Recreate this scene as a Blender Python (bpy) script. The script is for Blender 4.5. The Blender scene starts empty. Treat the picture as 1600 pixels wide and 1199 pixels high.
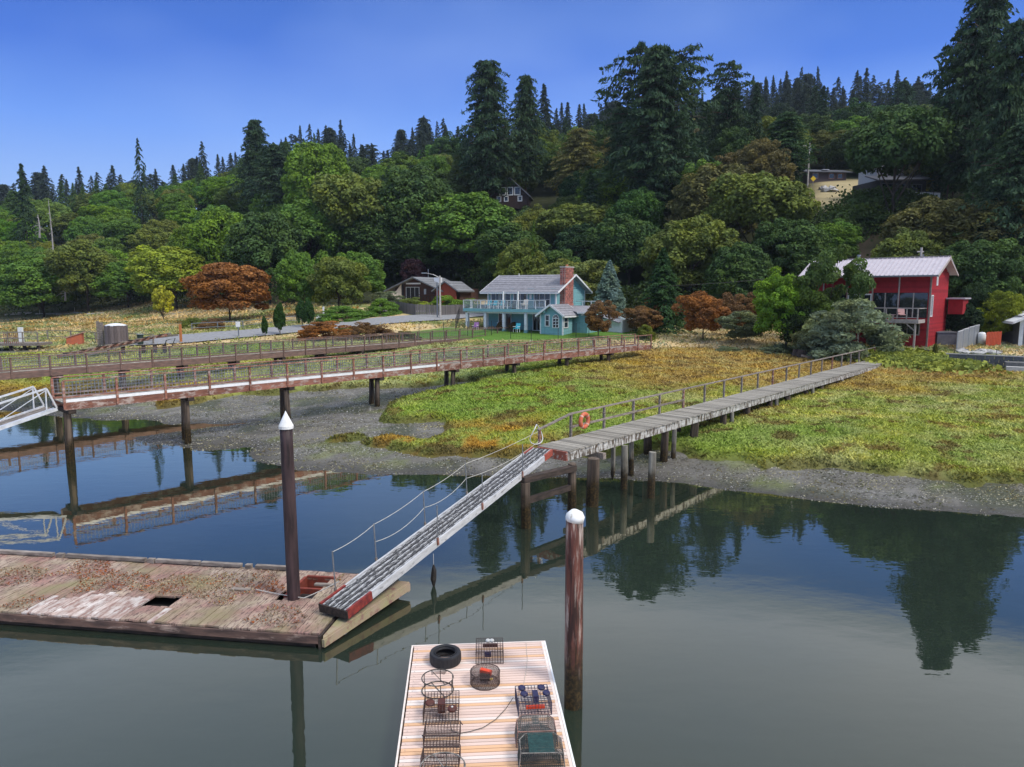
import bpy, math, random
import numpy as np
from mathutils import Vector, Matrix
random.seed(7); rng = np.random.default_rng(7)
S = bpy.context.scene; COL = S.collection
R = math.radians
# ------------------------------------------------------------------ camera
F = 1110.0; PITCH = R(7.3); CH = 8.0
cam = bpy.data.cameras.new('camera'); co = bpy.data.objects.new('camera', cam); COL.objects.link(co)
co.location = (0, 0, CH); co.rotation_euler = (R(90) - PITCH, 0, 0)
cam.sensor_fit = 'HORIZONTAL'; cam.angle = 2 * math.atan(800 / F); cam.clip_end = 3000; cam.clip_start = .1
S.camera = co
# ------------------------------------------------------------------ sky, sun, exposure
SUN_EL, SUN_AZ = R(48), R(125)      # azimuth measured from +Y (view direction) towards +X
W = bpy.data.worlds.new('World'); S.world = W; W.use_nodes = True
nt = W.node_tree; nt.nodes.clear()
out = nt.nodes.new('ShaderNodeOutputWorld'); bg = nt.nodes.new('ShaderNodeBackground'); bg.inputs[1].default_value = .1
sky = nt.nodes.new('ShaderNodeTexSky'); sky.sky_type = 'NISHITA'; sky.sun_disc = False
sky.sun_elevation = SUN_EL; sky.sun_rotation = SUN_AZ; sky.dust_density = .3; sky.ozone_density = 3
tc = nt.nodes.new('ShaderNodeTexCoord'); sp = nt.nodes.new('ShaderNodeSeparateXYZ'); nt.links.new(tc.outputs['Generated'], sp.inputs[0])
rp = nt.nodes.new('ShaderNodeValToRGB'); nt.links.new(sp.outputs['Z'], rp.inputs[0])
el = rp.color_ramp.elements
def stop(p, c):
    e = el.new(p); e.color = (*c, 1)
el[0].position = 0; el[0].color = (.42, .55, .86, 1)
stop(.10, (.36, .50, .80)); stop(.20, (.16, .32, .79)); stop(.28, (.06, .17, .62)); stop(.362, (.045, .135, .50)); stop(.392, (.36, .44, .62)); stop(.42, (.62, .70, .95)); stop(.60, (.38, .43, .60)); stop(.78, (1.35, 1.38, 1.44))
el[len(el) - 1].position = 1; el[len(el) - 1].color = (1.35, 1.37, 1.4, 1)
wn = nt.nodes.new('ShaderNodeTexNoise'); wn.inputs['Scale'].default_value = 2.2; wn.inputs['Detail'].default_value = 3; wmp = nt.nodes.new('ShaderNodeMapping'); wmp.inputs['Scale'].default_value = (1, 1, 2.2); nt.links.new(tc.outputs['Generated'], wmp.inputs[0]); nt.links.new(wmp.outputs[0], wn.inputs['Vector'])
wr = nt.nodes.new('ShaderNodeMapRange'); wr.inputs[1].default_value = .42; wr.inputs[2].default_value = .75; wr.inputs[4].default_value = .42; nt.links.new(wn.outputs['Fac'], wr.inputs[0])
wv = nt.nodes.new('ShaderNodeMix'); wv.data_type = 'RGBA'; wv.inputs[7].default_value = (.30, .44, .80, 1); nt.links.new(wr.outputs[0], wv.inputs[0]); nt.links.new(rp.outputs[0], wv.inputs[6])
sc = nt.nodes.new('ShaderNodeVectorMath'); sc.operation = 'SCALE'; sc.inputs['Scale'].default_value = 10.5
mr = nt.nodes.new('ShaderNodeMapRange'); mr.inputs[1].default_value = -.62; mr.inputs[2].default_value = .1; nt.links.new(sp.outputs['X'], mr.inputs[0])
dm = nt.nodes.new('ShaderNodeMix'); dm.data_type = 'RGBA'; dm.inputs[6].default_value = (.68, .78, .90, 1); dm.inputs[7].default_value = (1, 1, 1, 1); nt.links.new(mr.outputs[0], dm.inputs[0])
dd = nt.nodes.new('ShaderNodeMix'); dd.data_type = 'RGBA'; dd.blend_type = 'MULTIPLY'; dd.inputs[0].default_value = 1; nt.links.new(wv.outputs[2], dd.inputs[6]); nt.links.new(dm.outputs[2], dd.inputs[7])
nt.links.new(dd.outputs[2], sc.inputs[0])
mx = nt.nodes.new('ShaderNodeMix'); mx.data_type = 'RGBA'; mx.inputs['Factor'].default_value = .88
nt.links.new(sky.outputs[0], mx.inputs[6]); nt.links.new(sc.outputs[0], mx.inputs[7])
nt.links.new(mx.outputs[2], bg.inputs[0]); nt.links.new(bg.outputs[0], out.inputs[0])
sl = bpy.data.lights.new('sun', 'SUN'); sl.energy = 2.1; sl.angle = R(14); sl.color = (1, .95, .88)
so = bpy.data.objects.new('sun', sl); COL.objects.link(so)
sd = Vector((math.sin(SUN_AZ) * math.cos(SUN_EL), math.cos(SUN_AZ) * math.cos(SUN_EL), math.sin(SUN_EL)))
so.rotation_euler = sd.to_track_quat('Z', 'Y').to_euler(); so.location = (40, -40, 80)
vs = S.view_settings; vs.view_transform = 'Standard'; vs.look = 'None'; vs.exposure = 0.36; vs.gamma = 1; vs.use_curve_mapping = False
# ------------------------------------------------------------------ pixel -> world helpers (authoring only)
cp, sn = math.cos(PITCH), math.sin(PITCH)
def ray(x, y):
    u = (x - 800) / F; v = (y - 599.5) / F
    return (u, cp - v * sn, -sn - v * cp)
def pz(x, y, z):
    r = ray(x, y); t = (z - CH) / r[2]; return Vector((r[0] * t, r[1] * t, z))
def pd(x, y, d):
    r = ray(x, y); t = d / r[1]; return Vector((r[0] * t, d, CH + r[2] * t))
def fw(p):
    dz = p[2] - CH; zc = p[1] * cp - dz * sn; up = p[1] * sn + dz * cp
    return (800 + F * p[0] / zc, 599.5 - F * up / zc)
def along(A, B, px):                      # point of segment A-B that shows at image column px
    lo, hi = 0., 1.; s = fw(B)[0] > fw(A)[0]
    for _ in range(30):
        m = (lo + hi) / 2
        if (fw(A.lerp(B, m))[0] < px) == s: lo = m
        else: hi = m
    return A.lerp(B, lo)
# ------------------------------------------------------------------ noise
_tabs = {}
def vnoise(x, y, scale, seed=0):
    if seed not in _tabs: _tabs[seed] = np.random.default_rng(seed + 100).random((256, 256))
    T = _tabs[seed]; x = np.asarray(x, float) / scale + 1000; y = np.asarray(y, float) / scale + 1000
    xi = np.floor(x).astype(int); yi = np.floor(y).astype(int); fx = x - xi; fy = y - yi
    fx = fx * fx * (3 - 2 * fx); fy = fy * fy * (3 - 2 * fy)
    g = lambda a, b: T[a % 256, b % 256]
    return (g(xi, yi) * (1 - fx) + g(xi + 1, yi) * fx) * (1 - fy) + (g(xi, yi + 1) * (1 - fx) + g(xi + 1, yi + 1) * fx) * fy
def fbm(x, y, scale, seed=0, n=3):
    s = 0; a = 1; t = 0
    for i in range(n): s = s + a * vnoise(x, y, scale / 2 ** i, seed + i); t += a; a *= .55
    return s / t
# ------------------------------------------------------------------ terrain surface
SHORE = [(1900, 845), (1600, 810), (1400, 795), (1250, 782), (1180, 770), (1060, 757), (960, 748), (860, 745), (700, 742), (560, 740), (470, 737), (443, 732), (400, 722), (380, 709), (400, 698), (316, 704), (224, 692), (195, 686), (247, 678), (345, 666), (394, 660), (330, 663), (259, 663), (213, 656), (161, 658), (115, 653), (60, 648), (0, 640), (-150, 650), (-400, 690)]
CPS = []
for x, y in SHORE[1:28:2]: p = pz(x, y, .12); CPS.append(tuple(p))
for x, y, z in [(1500, 748, .6), (1200, 732, .6), (1050, 706, .7), (830, 708, .55), (640, 698, .45), (700, 645, .85), (610, 652, .65), (1100, 640, 1.1), (1300, 620, 1.2), (1500, 640, 1.25),
                (900, 600, 1.45), (1440, 575, 1.9), (1060, 545, 2.05), (1250, 560, 1.85), (840, 545, 2.15), (760, 593, 1.4), (675, 617, .95), (573, 637, .6), (435, 662, .35), (500, 622, .6),
                (400, 600, 1.1), (250, 615, .65), (0, 605, 1.0), (200, 560, 1.6), (400, 565, 1.6), (0, 545, 2.0), (600, 555, 1.8), (300, 640, .35), (520, 690, .3), (1750, 640, 1.3), (-200, 600, 1.1)]:
    CPS.append(tuple(pz(x, y, z)))
for x, d, z in [(1455, 69, 2.75), (1600, 68, 2.75), (1300, 70, 2.7), (1150, 78, 2.9), (950, 80, 2.95), (850, 86, 3.26), (740, 86, 3.2), (600, 100, 4.6), (665, 120, 6.3), (500, 100, 4.2), (300, 80, 2.95), (100, 90, 2.6), (0, 130, 2.4), (200, 130, 2.6),
                (50, 168, 2.6), (300, 150, 5.0), (440, 125, 5.0), (700, 137, 7.5), (560, 130, 6.0), (860, 115, 5.0), (1000, 98, 4.0), (1150, 98, 4.0), (1320, 86, 3.6), (1500, 82, 3.6), (1700, 80, 3.6),
                (795, 175, 30), (700, 200, 34), (1000, 140, 18), (1000, 200, 40), (1150, 120, 17), (1300, 122, 22.2), (1300, 140, 28.4), (1330, 104, 13), (1420, 112, 18), (1420, 130, 24), (1550, 110, 18), (1550, 160, 34), (1200, 140, 26),
                (1300, 320, 72), (1600, 320, 74), (1000, 320, 66), (650, 330, 54), (350, 330, 46), (50, 330, 36), (-300, 330, 26), (1900, 320, 74), (50, 200, 11), (50, 230, 20), (50, 270, 30), (350, 200, 18), (350, 230, 29), (-200, 220, 16), (560, 200, 27), (1300, 220, 50), (1600, 220, 52),
                (800, 450, 62), (1500, 450, 76), (100, 450, 40), (1900, 150, 30), (-300, 180, 3)]:
    p = pd(x, 455, d); CPS.append((p[0], p[1], z))
CPS = np.array(CPS)
def _tps():
    P = CPS[:, :2] / 50; n = len(P)
    d = np.linalg.norm(P[:, None] - P[None], axis=2); K = np.where(d > 0, d * d * np.log(d + 1e-9), 0) + np.eye(n) * .004
    A = np.zeros((n + 3, n + 3)); A[:n, :n] = K; A[:n, n] = 1; A[:n, n + 1:] = P; A[n, :n] = 1; A[n + 1:, :n] = P.T
    return P, np.linalg.solve(A, np.concatenate([CPS[:, 2], np.zeros(3)]))
_P, _w = _tps()
def tps(x, y):
    x = np.asarray(x, float) / 50; y = np.asarray(y, float) / 50; n = len(_P); s = _w[n] + _w[n + 1] * x + _w[n + 2] * y
    for i in range(n):
        r2 = (x - _P[i, 0]) ** 2 + (y - _P[i, 1]) ** 2; s = s + _w[i] * .5 * r2 * np.log(r2 + 1e-12)
    return s
def sdist(poly, x, y):                    # signed distance, positive inside
    best = np.full(np.shape(x), 1e9); ins = np.zeros(np.shape(x), bool); n = len(poly)
    for i in range(n):
        ax, ay = poly[i][0], poly[i][1]; bx, by = poly[(i + 1) % n][0], poly[(i + 1) % n][1]
        dx, dy = bx - ax, by - ay; t = np.clip(((x - ax) * dx + (y - ay) * dy) / (dx * dx + dy * dy + 1e-12), 0, 1)
        best = np.minimum(best, np.hypot(x - ax - t * dx, y - ay - t * dy))
        if ay != by: ins ^= ((ay > y) != (by > y)) & (x < (bx - ax) * (y - ay) / (by - ay) + ax)
    return np.where(ins, best, -best)
LAND = [tuple(pz(x, y, 0))[:2] for x, y in SHORE] + [(-300, 60), (-300, 700), (400, 700), (400, 5)]
def zg(x, y):
    x = np.asarray(x, float); y = np.asarray(y, float)
    w = np.where(y < 60, 1, 0)
    sdv = sdist(LAND, x + (fbm(x, y, 1.6, 3) - .5) * .8 * w, y + (fbm(x, y, 1.6, 9) - .5) * 1.0 * w)
    B = np.maximum(tps(x, y), .2) + (fbm(x, y, 2.2, 5) - .5) * .16 * np.clip(1 - (y - 60) / 10, .3, 1)
    return np.where(sdv > 0, B * (1 - np.exp(-np.maximum(sdv, 0) / 1.6)), np.maximum(sdv * .25, -2.0))
def z1(x, y): return float(zg(np.array([x]), np.array([y]))[0])
def hit(px, py):
    r = ray(px, py); t = np.concatenate([np.arange(14, 100, .4), np.arange(100, 400, 1.5)])
    d = CH + r[2] * t - zg(r[0] * t, r[1] * t); k = int(np.argmax(d < 0))
    a, b = t[max(k - 1, 0)], t[k]
    da, db = d[max(k - 1, 0)], d[k]; tt = a + (b - a) * (da / (da - db + 1e-9))
    return Vector((r[0] * tt, r[1] * tt, CH + r[2] * tt))
def poly_px(pts): return [tuple(hit(*p))[:2] if p[0] > -90 and p[0] < 1690 else tuple(pz(p[0], p[1], 1.2))[:2] for p in pts]
# ------------------------------------------------------------------ mesh builder
class MB:
    def __init__(s): s.v = []; s.f = []
    def add(s, vs, fs):
        n = len(s.v); s.v += [tuple(v) for v in vs]; s.f += [tuple(i + n for i in f) for f in fs]; return s
    def box(s, x0, y0, z0, x1, y1, z1):
        return s.add([(x0, y0, z0), (x1, y0, z0), (x1, y1, z0), (x0, y1, z0), (x0, y0, z1), (x1, y0, z1), (x1, y1, z1), (x0, y1, z1)],
                     [(0, 3, 2, 1), (4, 5, 6, 7), (0, 1, 5, 4), (1, 2, 6, 5), (2, 3, 7, 6), (3, 0, 4, 7)])
    def beam(s, p, q, w, h, up=(0, 0, 1)):
        p = Vector(p); q = Vector(q); d = (q - p).normalized(); u = Vector(up)
        a = d.cross(u)
        if a.length < 1e-4: a = d.cross(Vector((1, 0, 0)))
        a.normalize(); b = a.cross(d).normalized(); a *= w / 2; b *= h / 2
        return s.add([p - a - b, p + a - b, p + a + b, p - a + b, q - a - b, q + a - b, q + a + b, q - a + b],
                     [(0, 1, 2, 3), (7, 6, 5, 4), (1, 0, 4, 5), (2, 1, 5, 6), (3, 2, 6, 7), (0, 3, 7, 4)])
    def tube(s, pts, r, n=8, cap=True, closed=False):
        pts = [Vector(p) for p in pts]; rs = r if isinstance(r, (list, tuple)) else [r] * len(pts); vs = []; fs = []; m = len(pts)
        ref = None
        for i, p in enumerate(pts):
            if closed: d = pts[(i + 1) % m] - pts[i - 1]
            else: d = pts[min(i + 1, m - 1)] - pts[max(i - 1, 0)]
            d.normalize()
            if ref is None: ref = Vector((0, 0, 1)) if abs(d.z) < .9 else Vector((1, 0, 0))
            a = d.cross(ref).normalized(); b = a.cross(d).normalized(); ref = b
            for k in range(n):
                t = 2 * math.pi * k / n; vs.append(p + (a * math.cos(t) + b * math.sin(t)) * rs[i])
        for i in range(m if closed else m - 1):
            j = (i + 1) % m
            for k in range(n): fs.append((i * n + k, i * n + (k + 1) % n, j * n + (k + 1) % n, j * n + k))
        if cap and not closed: fs += [tuple(reversed(range(n))), tuple((m - 1) * n + k for k in range(n))]
        return s.add(vs, [tuple(reversed(f)) for f in fs])
    def prism(s, poly, z0, z1):
        n = len(poly); A = sum(poly[i][0] * poly[(i + 1) % n][1] - poly[(i + 1) % n][0] * poly[i][1] for i in range(n))
        if A < 0: poly = poly[::-1]
        g = lambda z, i: z[i] if isinstance(z, (list, tuple)) else z
        if A < 0 and isinstance(z1, (list, tuple)): z1 = z1[::-1]
        return s.add([(*poly[i][:2], g(z0, i)) for i in range(n)] + [(*poly[i][:2], g(z1, i)) for i in range(n)],
                     [tuple(reversed(range(n))), tuple(range(n, 2 * n))] + [(i, (i + 1) % n, n + (i + 1) % n, n + i) for i in range(n)])
    def slab(s, quad, t):                      # thick quad: top corners given ccw, extruded down its normal
        q = [Vector(a) for a in quad]; nrm = (q[1] - q[0]).cross(q[-1] - q[0]).normalized() * t; n = len(q)
        return s.add(q + [a - nrm for a in q], [tuple(range(n)), tuple(reversed(range(n, 2 * n)))] + [(i, n + i, n + (i + 1) % n, (i + 1) % n) for i in range(n)])
    def mesh(s, name, mat, smooth=False):
        me = bpy.data.meshes.new(name); me.from_pydata(s.v, [], s.f); me.materials.append(mat)
        if smooth: me.shade_smooth()
        return me
    def build(s, name, mat, parent=None, smooth=False, **kw):
        o = bpy.data.objects.new(name, s.mesh(name, mat, smooth)); COL.objects.link(o)
        if parent is not None: o.parent = parent
        return tag(o, **kw)
def tag(o, label=None, cat=None, group=None, kind=None):
    if label: o['label'] = label
    if cat: o['category'] = cat
    if group: o['group'] = group
    if kind: o['kind'] = kind
    return o
def thing(name, label, cat, loc=(0, 0, 0), rz=0, group=None):
    o = bpy.data.objects.new(name, None); o.empty_display_size = .2; COL.objects.link(o); o.location = loc; o.rotation_euler = (0, 0, rz)
    return tag(o, label, cat, group)
def put(name, me, parent=None, loc=(0, 0, 0), rot=(0, 0, 0), scale=(1, 1, 1), color=None, **kw):
    o = bpy.data.objects.new(name, me); COL.objects.link(o); o.location = loc; o.rotation_euler = rot; o.scale = scale
    if parent is not None: o.parent = parent
    if color: o.color = (*color, 1)
    return tag(o, **kw)
def np_mesh(name, V, Fq, mat, cols=None, n=4, smooth=False):
    me = bpy.data.meshes.new(name); V = np.asarray(V, np.float32).reshape(-1, 3); Fq = np.asarray(Fq, np.int32).reshape(-1, n)
    me.vertices.add(len(V)); me.vertices.foreach_set('co', V.ravel())
    me.loops.add(Fq.size); me.loops.foreach_set('vertex_index', Fq.ravel())
    me.polygons.add(len(Fq)); me.polygons.foreach_set('loop_start', np.arange(0, Fq.size, n, dtype=np.int32))
    if cols is not None:
        a = me.color_attributes.new('tint', 'FLOAT_COLOR', 'POINT'); c = np.ones((len(V), 4), np.float32); c[:, :3] = cols; a.data.foreach_set('color', c.ravel())
    me.materials.append(mat); me.update(calc_edges=True); me.validate()
    me.polygons.foreach_set('use_smooth', np.full(len(Fq), smooth, bool))
    return me
# ------------------------------------------------------------------ materials
def lin(r, g, b): return tuple(((c / 255) / 12.92 if c / 255 <= .04045 else ((c / 255 + .055) / 1.055) ** 2.4) for c in (r, g, b))
class NT:
    def __init__(s, name):
        s.m = bpy.data.materials.new(name); s.m.use_nodes = True; s.t = s.m.node_tree; s.p = s.t.nodes['Principled BSDF']
    def n(s, k, **kw):
        a = s.t.nodes.new('ShaderNode' + k)
        for q, v in kw.items():
            if q in a.inputs.keys() if hasattr(a.inputs, 'keys') else False: a.inputs[q].default_value = v
            else: setattr(a, q, v)
        return a
    def l(s, a, b): s.t.links.new(a, b)
    def mix(s, f, a, b, mode='MIX'):
        m = s.t.nodes.new('ShaderNodeMix'); m.data_type = 'RGBA'; m.blend_type = mode
        for q, i in ((f, 0), (a, 6), (b, 7)):
            if hasattr(q, 'links'): s.l(q, m.inputs[i])
            else: m.inputs[i].default_value = q if i == 0 else (*q, 1)
        return m.outputs[2]
    def math(s, op, a, b=0., clamp=False):
        m = s.t.nodes.new('ShaderNodeMath'); m.operation = op; m.use_clamp = clamp
        for i, q in enumerate((a, b)):
            if hasattr(q, 'links'): s.l(q, m.inputs[i])
            else: m.inputs[i].default_value = q
        return m.outputs[0]
    def ramp(s, f, a, b):
        m = s.t.nodes.new('ShaderNodeMapRange'); m.inputs[1].default_value = a; m.inputs[2].default_value = b; s.l(f, m.inputs[0]); return m.outputs[0]
    def noise(s, scale, detail=3, stretch=None, obj=True, rough=.55):
        tc = s.n('TexCoord'); v = tc.outputs['Object'] if obj else s.n('NewGeometry').outputs['Position']
        if stretch:
            mp = s.n('Mapping'); mp.inputs['Scale'].default_value = stretch; s.l(v, mp.inputs[0]); v = mp.outputs[0]
        a = s.n('TexNoise'); a.inputs['Scale'].default_value = scale; a.inputs['Detail'].default_value = detail; a.inputs['Roughness'].default_value = rough; s.l(v, a.inputs['Vector']); return a.outputs['Fac']
    def bump(s, h, st=.3, d=.02):
        b = s.n('Bump'); b.inputs['Strength'].default_value = st; b.inputs['Distance'].default_value = d; s.l(h, b.inputs['Height']); s.l(b.outputs[0], s.p.inputs['Normal'])
    def col(s, c):
        if hasattr(c, 'links'): s.l(c, s.p.inputs['Base Color'])
        else: s.p.inputs['Base Color'].default_value = (*c, 1)
def M(name, c1, c2=None, scale=6, rough=.7, stretch=None, bump=.25, rand=0., metal=0., spec=.3, lo=.35, hi=.65, stain=None, wet=False, flake=None):
    t = NT(name); c2 = c2 or tuple(x * .75 for x in c1)
    nz = t.noise(scale, 4, stretch); f = t.ramp(nz, lo, hi); c = t.mix(f, c1, c2)
    if rand:
        oi = t.n('ObjectInfo'); ge = t.n('NewGeometry'); fr = t.math('FRACT', t.math('ADD', oi.outputs['Random'], ge.outputs['Random Per Island']))
        k = t.math('ADD', t.math('MULTIPLY', fr, rand), 1 - rand / 2)
        cc = t.n('CombineColor')
        for i in range(3): t.l(k, cc.inputs[i])
        c = t.mix(1., c, cc.outputs[0], 'MULTIPLY')
    if flake:                                  # peeling paint: second colour shows in patches
        n2 = t.ramp(t.noise(flake[1], 6, flake[2] if len(flake) > 2 else None, rough=.7), flake[3] if len(flake) > 3 else .52, flake[4] if len(flake) > 4 else .58); c = t.mix(n2, c, flake[0])
    if stain: c = t.mix(t.ramp(t.noise(stain[1], 5, obj=False), .5, .72), c, stain[0])
    if wet:                                    # tide band of weed and mussels on piles
        ge = t.n('NewGeometry'); sx = t.n('SeparateXYZ'); t.l(ge.outputs['Position'], sx.inputs[0])
        h = t.math('ADD', sx.outputs['Z'], t.math('MULTIPLY', t.noise(3, 3, obj=False), 1.1)); g = t.ramp(h, 1.9, 1.25)
        c = t.mix(g, c, t.mix(t.ramp(t.noise(14, 3, obj=False), .45, .62), (.016, .012, .006), (.055, .035, .012)))
    t.col(c); t.p.inputs['Roughness'].default_value = rough; t.p.inputs['Metallic'].default_value = metal; t.p.inputs['Specular IOR Level'].default_value = spec
    if bump: t.bump(nz, bump)
    return t.m
def flat(name, c, rough=.5, metal=0., spec=.4):
    return M(name, c, tuple(x * .86 for x in c), 5, rough, None, .04, metal=metal, spec=spec)
# ground with per-vertex albedo
def tint_mat(name, rough=.95, n1=1.2, n2=9, bump=.5, glint=False, amp=.5):
    t = NT(name); a = t.n('Attribute'); a.attribute_name = 'tint'
    k = t.math('ADD', t.math('MULTIPLY', t.noise(n1, 4, obj=False), amp), t.math('MULTIPLY', t.noise(n2, 4, obj=False, rough=.7), amp)); k = t.math('ADD', k, 1 - amp)
    cc = t.n('CombineColor')
    for i in range(3): t.l(k, cc.inputs[i])
    c = t.mix(1., a.outputs['Color'], cc.outputs[0], 'MULTIPLY'); t.col(c)
    t.p.inputs['Roughness'].default_value = rough; t.p.inputs['Specular IOR Level'].default_value = .15
    if glint:
        w = t.ramp(t.noise(1.6, 4, stretch=(1, 2.4, 1), obj=False), .5, .56); r = t.math('SUBTRACT', .85, t.math('MULTIPLY', w, .72)); t.l(r, t.p.inputs['Roughness'])
        t.p.inputs['Specular IOR Level'].default_value = .5
    t.bump(t.noise(n2, 5, obj=False, rough=.7), bump, .06 if not glint else .12)
    return t.m
def leaf_mat(name, tintattr=False, transl=.25):
    t = NT(name)
    if tintattr: a = t.n('Attribute'); a.attribute_name = 'tint'; base = a.outputs['Color']
    else: base = t.n('ObjectInfo').outputs['Color']
    a2 = t.n('Attribute'); a2.attribute_name = 'rnd'
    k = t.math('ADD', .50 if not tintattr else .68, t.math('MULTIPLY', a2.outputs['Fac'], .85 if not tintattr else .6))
    cc = t.n('CombineColor')
    for i in range(3): t.l(k, cc.inputs[i])
    c = t.mix(1., base, cc.outputs[0], 'MULTIPLY')
    hs = t.mix(t.ramp(t.noise(.35, 3, obj=False), .42, .68), c, t.mix(1., c, (1.25, 1.12, .62), 'MULTIPLY'))
    t.col(hs); t.p.inputs['Roughness'].default_value = .75; t.p.inputs['Specular IOR Level'].default_value = .18
    o = t.t.nodes['Material Output']; tr = t.n('BsdfTranslucent'); t.l(hs, tr.inputs[0]); ms = t.n('MixShader'); ms.inputs[0].default_value = transl
    t.l(t.p.outputs[0], ms.inputs[1]); t.l(tr.outputs[0], ms.inputs[2]); t.l(ms.outputs[0], o.inputs['Surface'])
    return t.m
LEAF = leaf_mat('foliage'); GRASSM = leaf_mat('marsh_plants', True, .15)
BARK = M('bark', (.09, .065, .045), (.04, .03, .022), 9, .9, (1, 1, .25), .6)
SNAG = M('bleached_wood', (.42, .39, .35), (.22, .2, .18), 9, .9, (1, 1, .25), .4)
PILE = M('creosote_pile', (.16, .12, .09), (.045, .035, .028), 8, .85, (1, 1, .12), .8, wet=True, spec=.2)
PILEG = M('grey_pile', (.30, .28, .23), (.13, .12, .1), 8, .9, (1, 1, .12), .7, wet=True)
PILER = M('red_brown_pile', (.15, .055, .04), (.04, .02, .016), 10, .75, (1.6, 1.6, .12), .9, lo=.42, hi=.6, flake=((.40, .33, .28), 5, (2, 2, .22), .52, .66), wet=True)
PILED = M('tarred_pile', (.075, .045, .045), (.02, .013, .014), 6, .6, (1, 1, .15), .6, flake=((.15, .08, .04), 1.6, (1, 1, .4), .6, .7))
DECKG = M('weathered_deck', (.40, .37, .31), (.19, .17, .14), 5, .9, (5, .8, 5), .6, rand=.7, flake=((.08, .07, .055), 4, None, .52, .66))
FASCIA = M('peeling_white_fascia', (.60, .59, .55), (.38, .36, .32), 7, .85, (.4, 1, 2), .5, flake=((.10, .075, .055), 5, (1.4, 1, .5), .46, .56))
WOODR = M('red_brown_timber', (.30, .13, .085), (.17, .075, .055), 6, .85, (.4, 2, 2), .5, rand=.45, flake=((.42, .33, .28), 4, (.5, 1, 1), .50, .62))
WOODG = M('grey_timber', (.30, .255, .215), (.14, .115, .095), 7, .9, (.5, 2, 2), .5, rand=.3)
DARKW = M('dark_timber', (.07, .05, .04), (.025, .02, .017), 6, .9, (.5, 2, 2), .5, rand=.3)
WHITEP = M('white_paint', (.86, .86, .85), (.76, .75, .72), 4, .5, None, .05); WORNW = M('worn_white_paint', (.56, .56, .56), (.42, .42, .42), 5, .6, (.4, 3, 3), .3, flake=((.20, .19, .19), 6, (.6, 2, 2), .56, .66))
ALUM = M('white_aluminium', (.78, .79, .80), (.6, .61, .62), 5, .35, None, .05, metal=.3)
METAL = M('galvanised_steel', (.35, .36, .37), (.25, .26, .27), 9, .45, None, .1, metal=.8)
BLACKM = M('black_metal', (.02, .02, .022), (.035, .03, .03), 9, .5, None, .1)
GLASS = NT('window_glass'); GLASS.col((.018, .022, .026)); GLASS.p.inputs['Roughness'].default_value = .06; GLASS.p.inputs['Specular IOR Level'].default_value = .8
GLASS.bump(GLASS.noise(1.2, 2), .03, .05); GLASS = GLASS.m
ROPE = M('rope', (.55, .53, .48), (.35, .33, .29), 30, .9)
# ------------------------------------------------------------------ regions
MARSH = poly_px([(1900, 800), (1700, 765), (1598, 757), (1500, 755), (1440, 750), (1350, 740), (1275, 730), (1197, 731), (1148, 724), (1082, 723), (1063, 708), (1030, 705), (998, 711), (900, 716), (843, 715), (780, 713), (720, 712), (620, 708), (560, 694), (600, 682), (671, 690), (696, 676), (684, 661), (600, 661), (587, 655), (620, 626), (662, 615), (725, 604), (748, 598), (730, 596), (712, 600), (650, 607), (560, 606), (460, 614), (390, 618), (330, 627), (250, 639), (230, 626), (100, 618), (0, 620), (-200, 640), (-400, 640), (-400, 560), (0, 556), (100, 552), (260, 545), (480, 535), (640, 533), (800, 545), (900, 546), (1010, 548), (1060, 545), (1180, 549), (1250, 556), (1330, 562), (1410, 565), (1480, 573), (1600, 583), (1900, 600)])
ISLE = poly_px([(508, 690), (530, 683), (574, 682), (580, 688), (545, 696)])
FARM = poly_px([(-80, 540), (-80, 500), (0, 500), (150, 503), (260, 512), (330, 518), (300, 524), (240, 530), (120, 545), (0, 548)])
LAWN = poly_px([(600, 523), (700, 512), (740, 516), (850, 512), (1000, 520), (985, 532), (900, 530), (800, 532), (700, 531), (650, 530)])
LAWN2 = poly_px([(1370, 548), (1480, 545), (1560, 556), (1480, 572), (1400, 562)])
DRYF = [tuple(pd(x, 455, d))[:2] for x, d in ((1262, 148), (1262, 120), (1310, 121), (1375, 132), (1375, 150))]
SLIP = [tuple(pd(x, 455, d))[:2] for x, d in ((1325, 98), (1325, 107), (1350, 110), (1365, 98))]
def sstep(a, b, x): t = np.clip((x - a) / (b - a), 0, 1); return t * t * (3 - 2 * t)
def mixc(c, d, f): return c * (1 - f[:, None]) + np.asarray(d)[None] * f[:, None]
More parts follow.
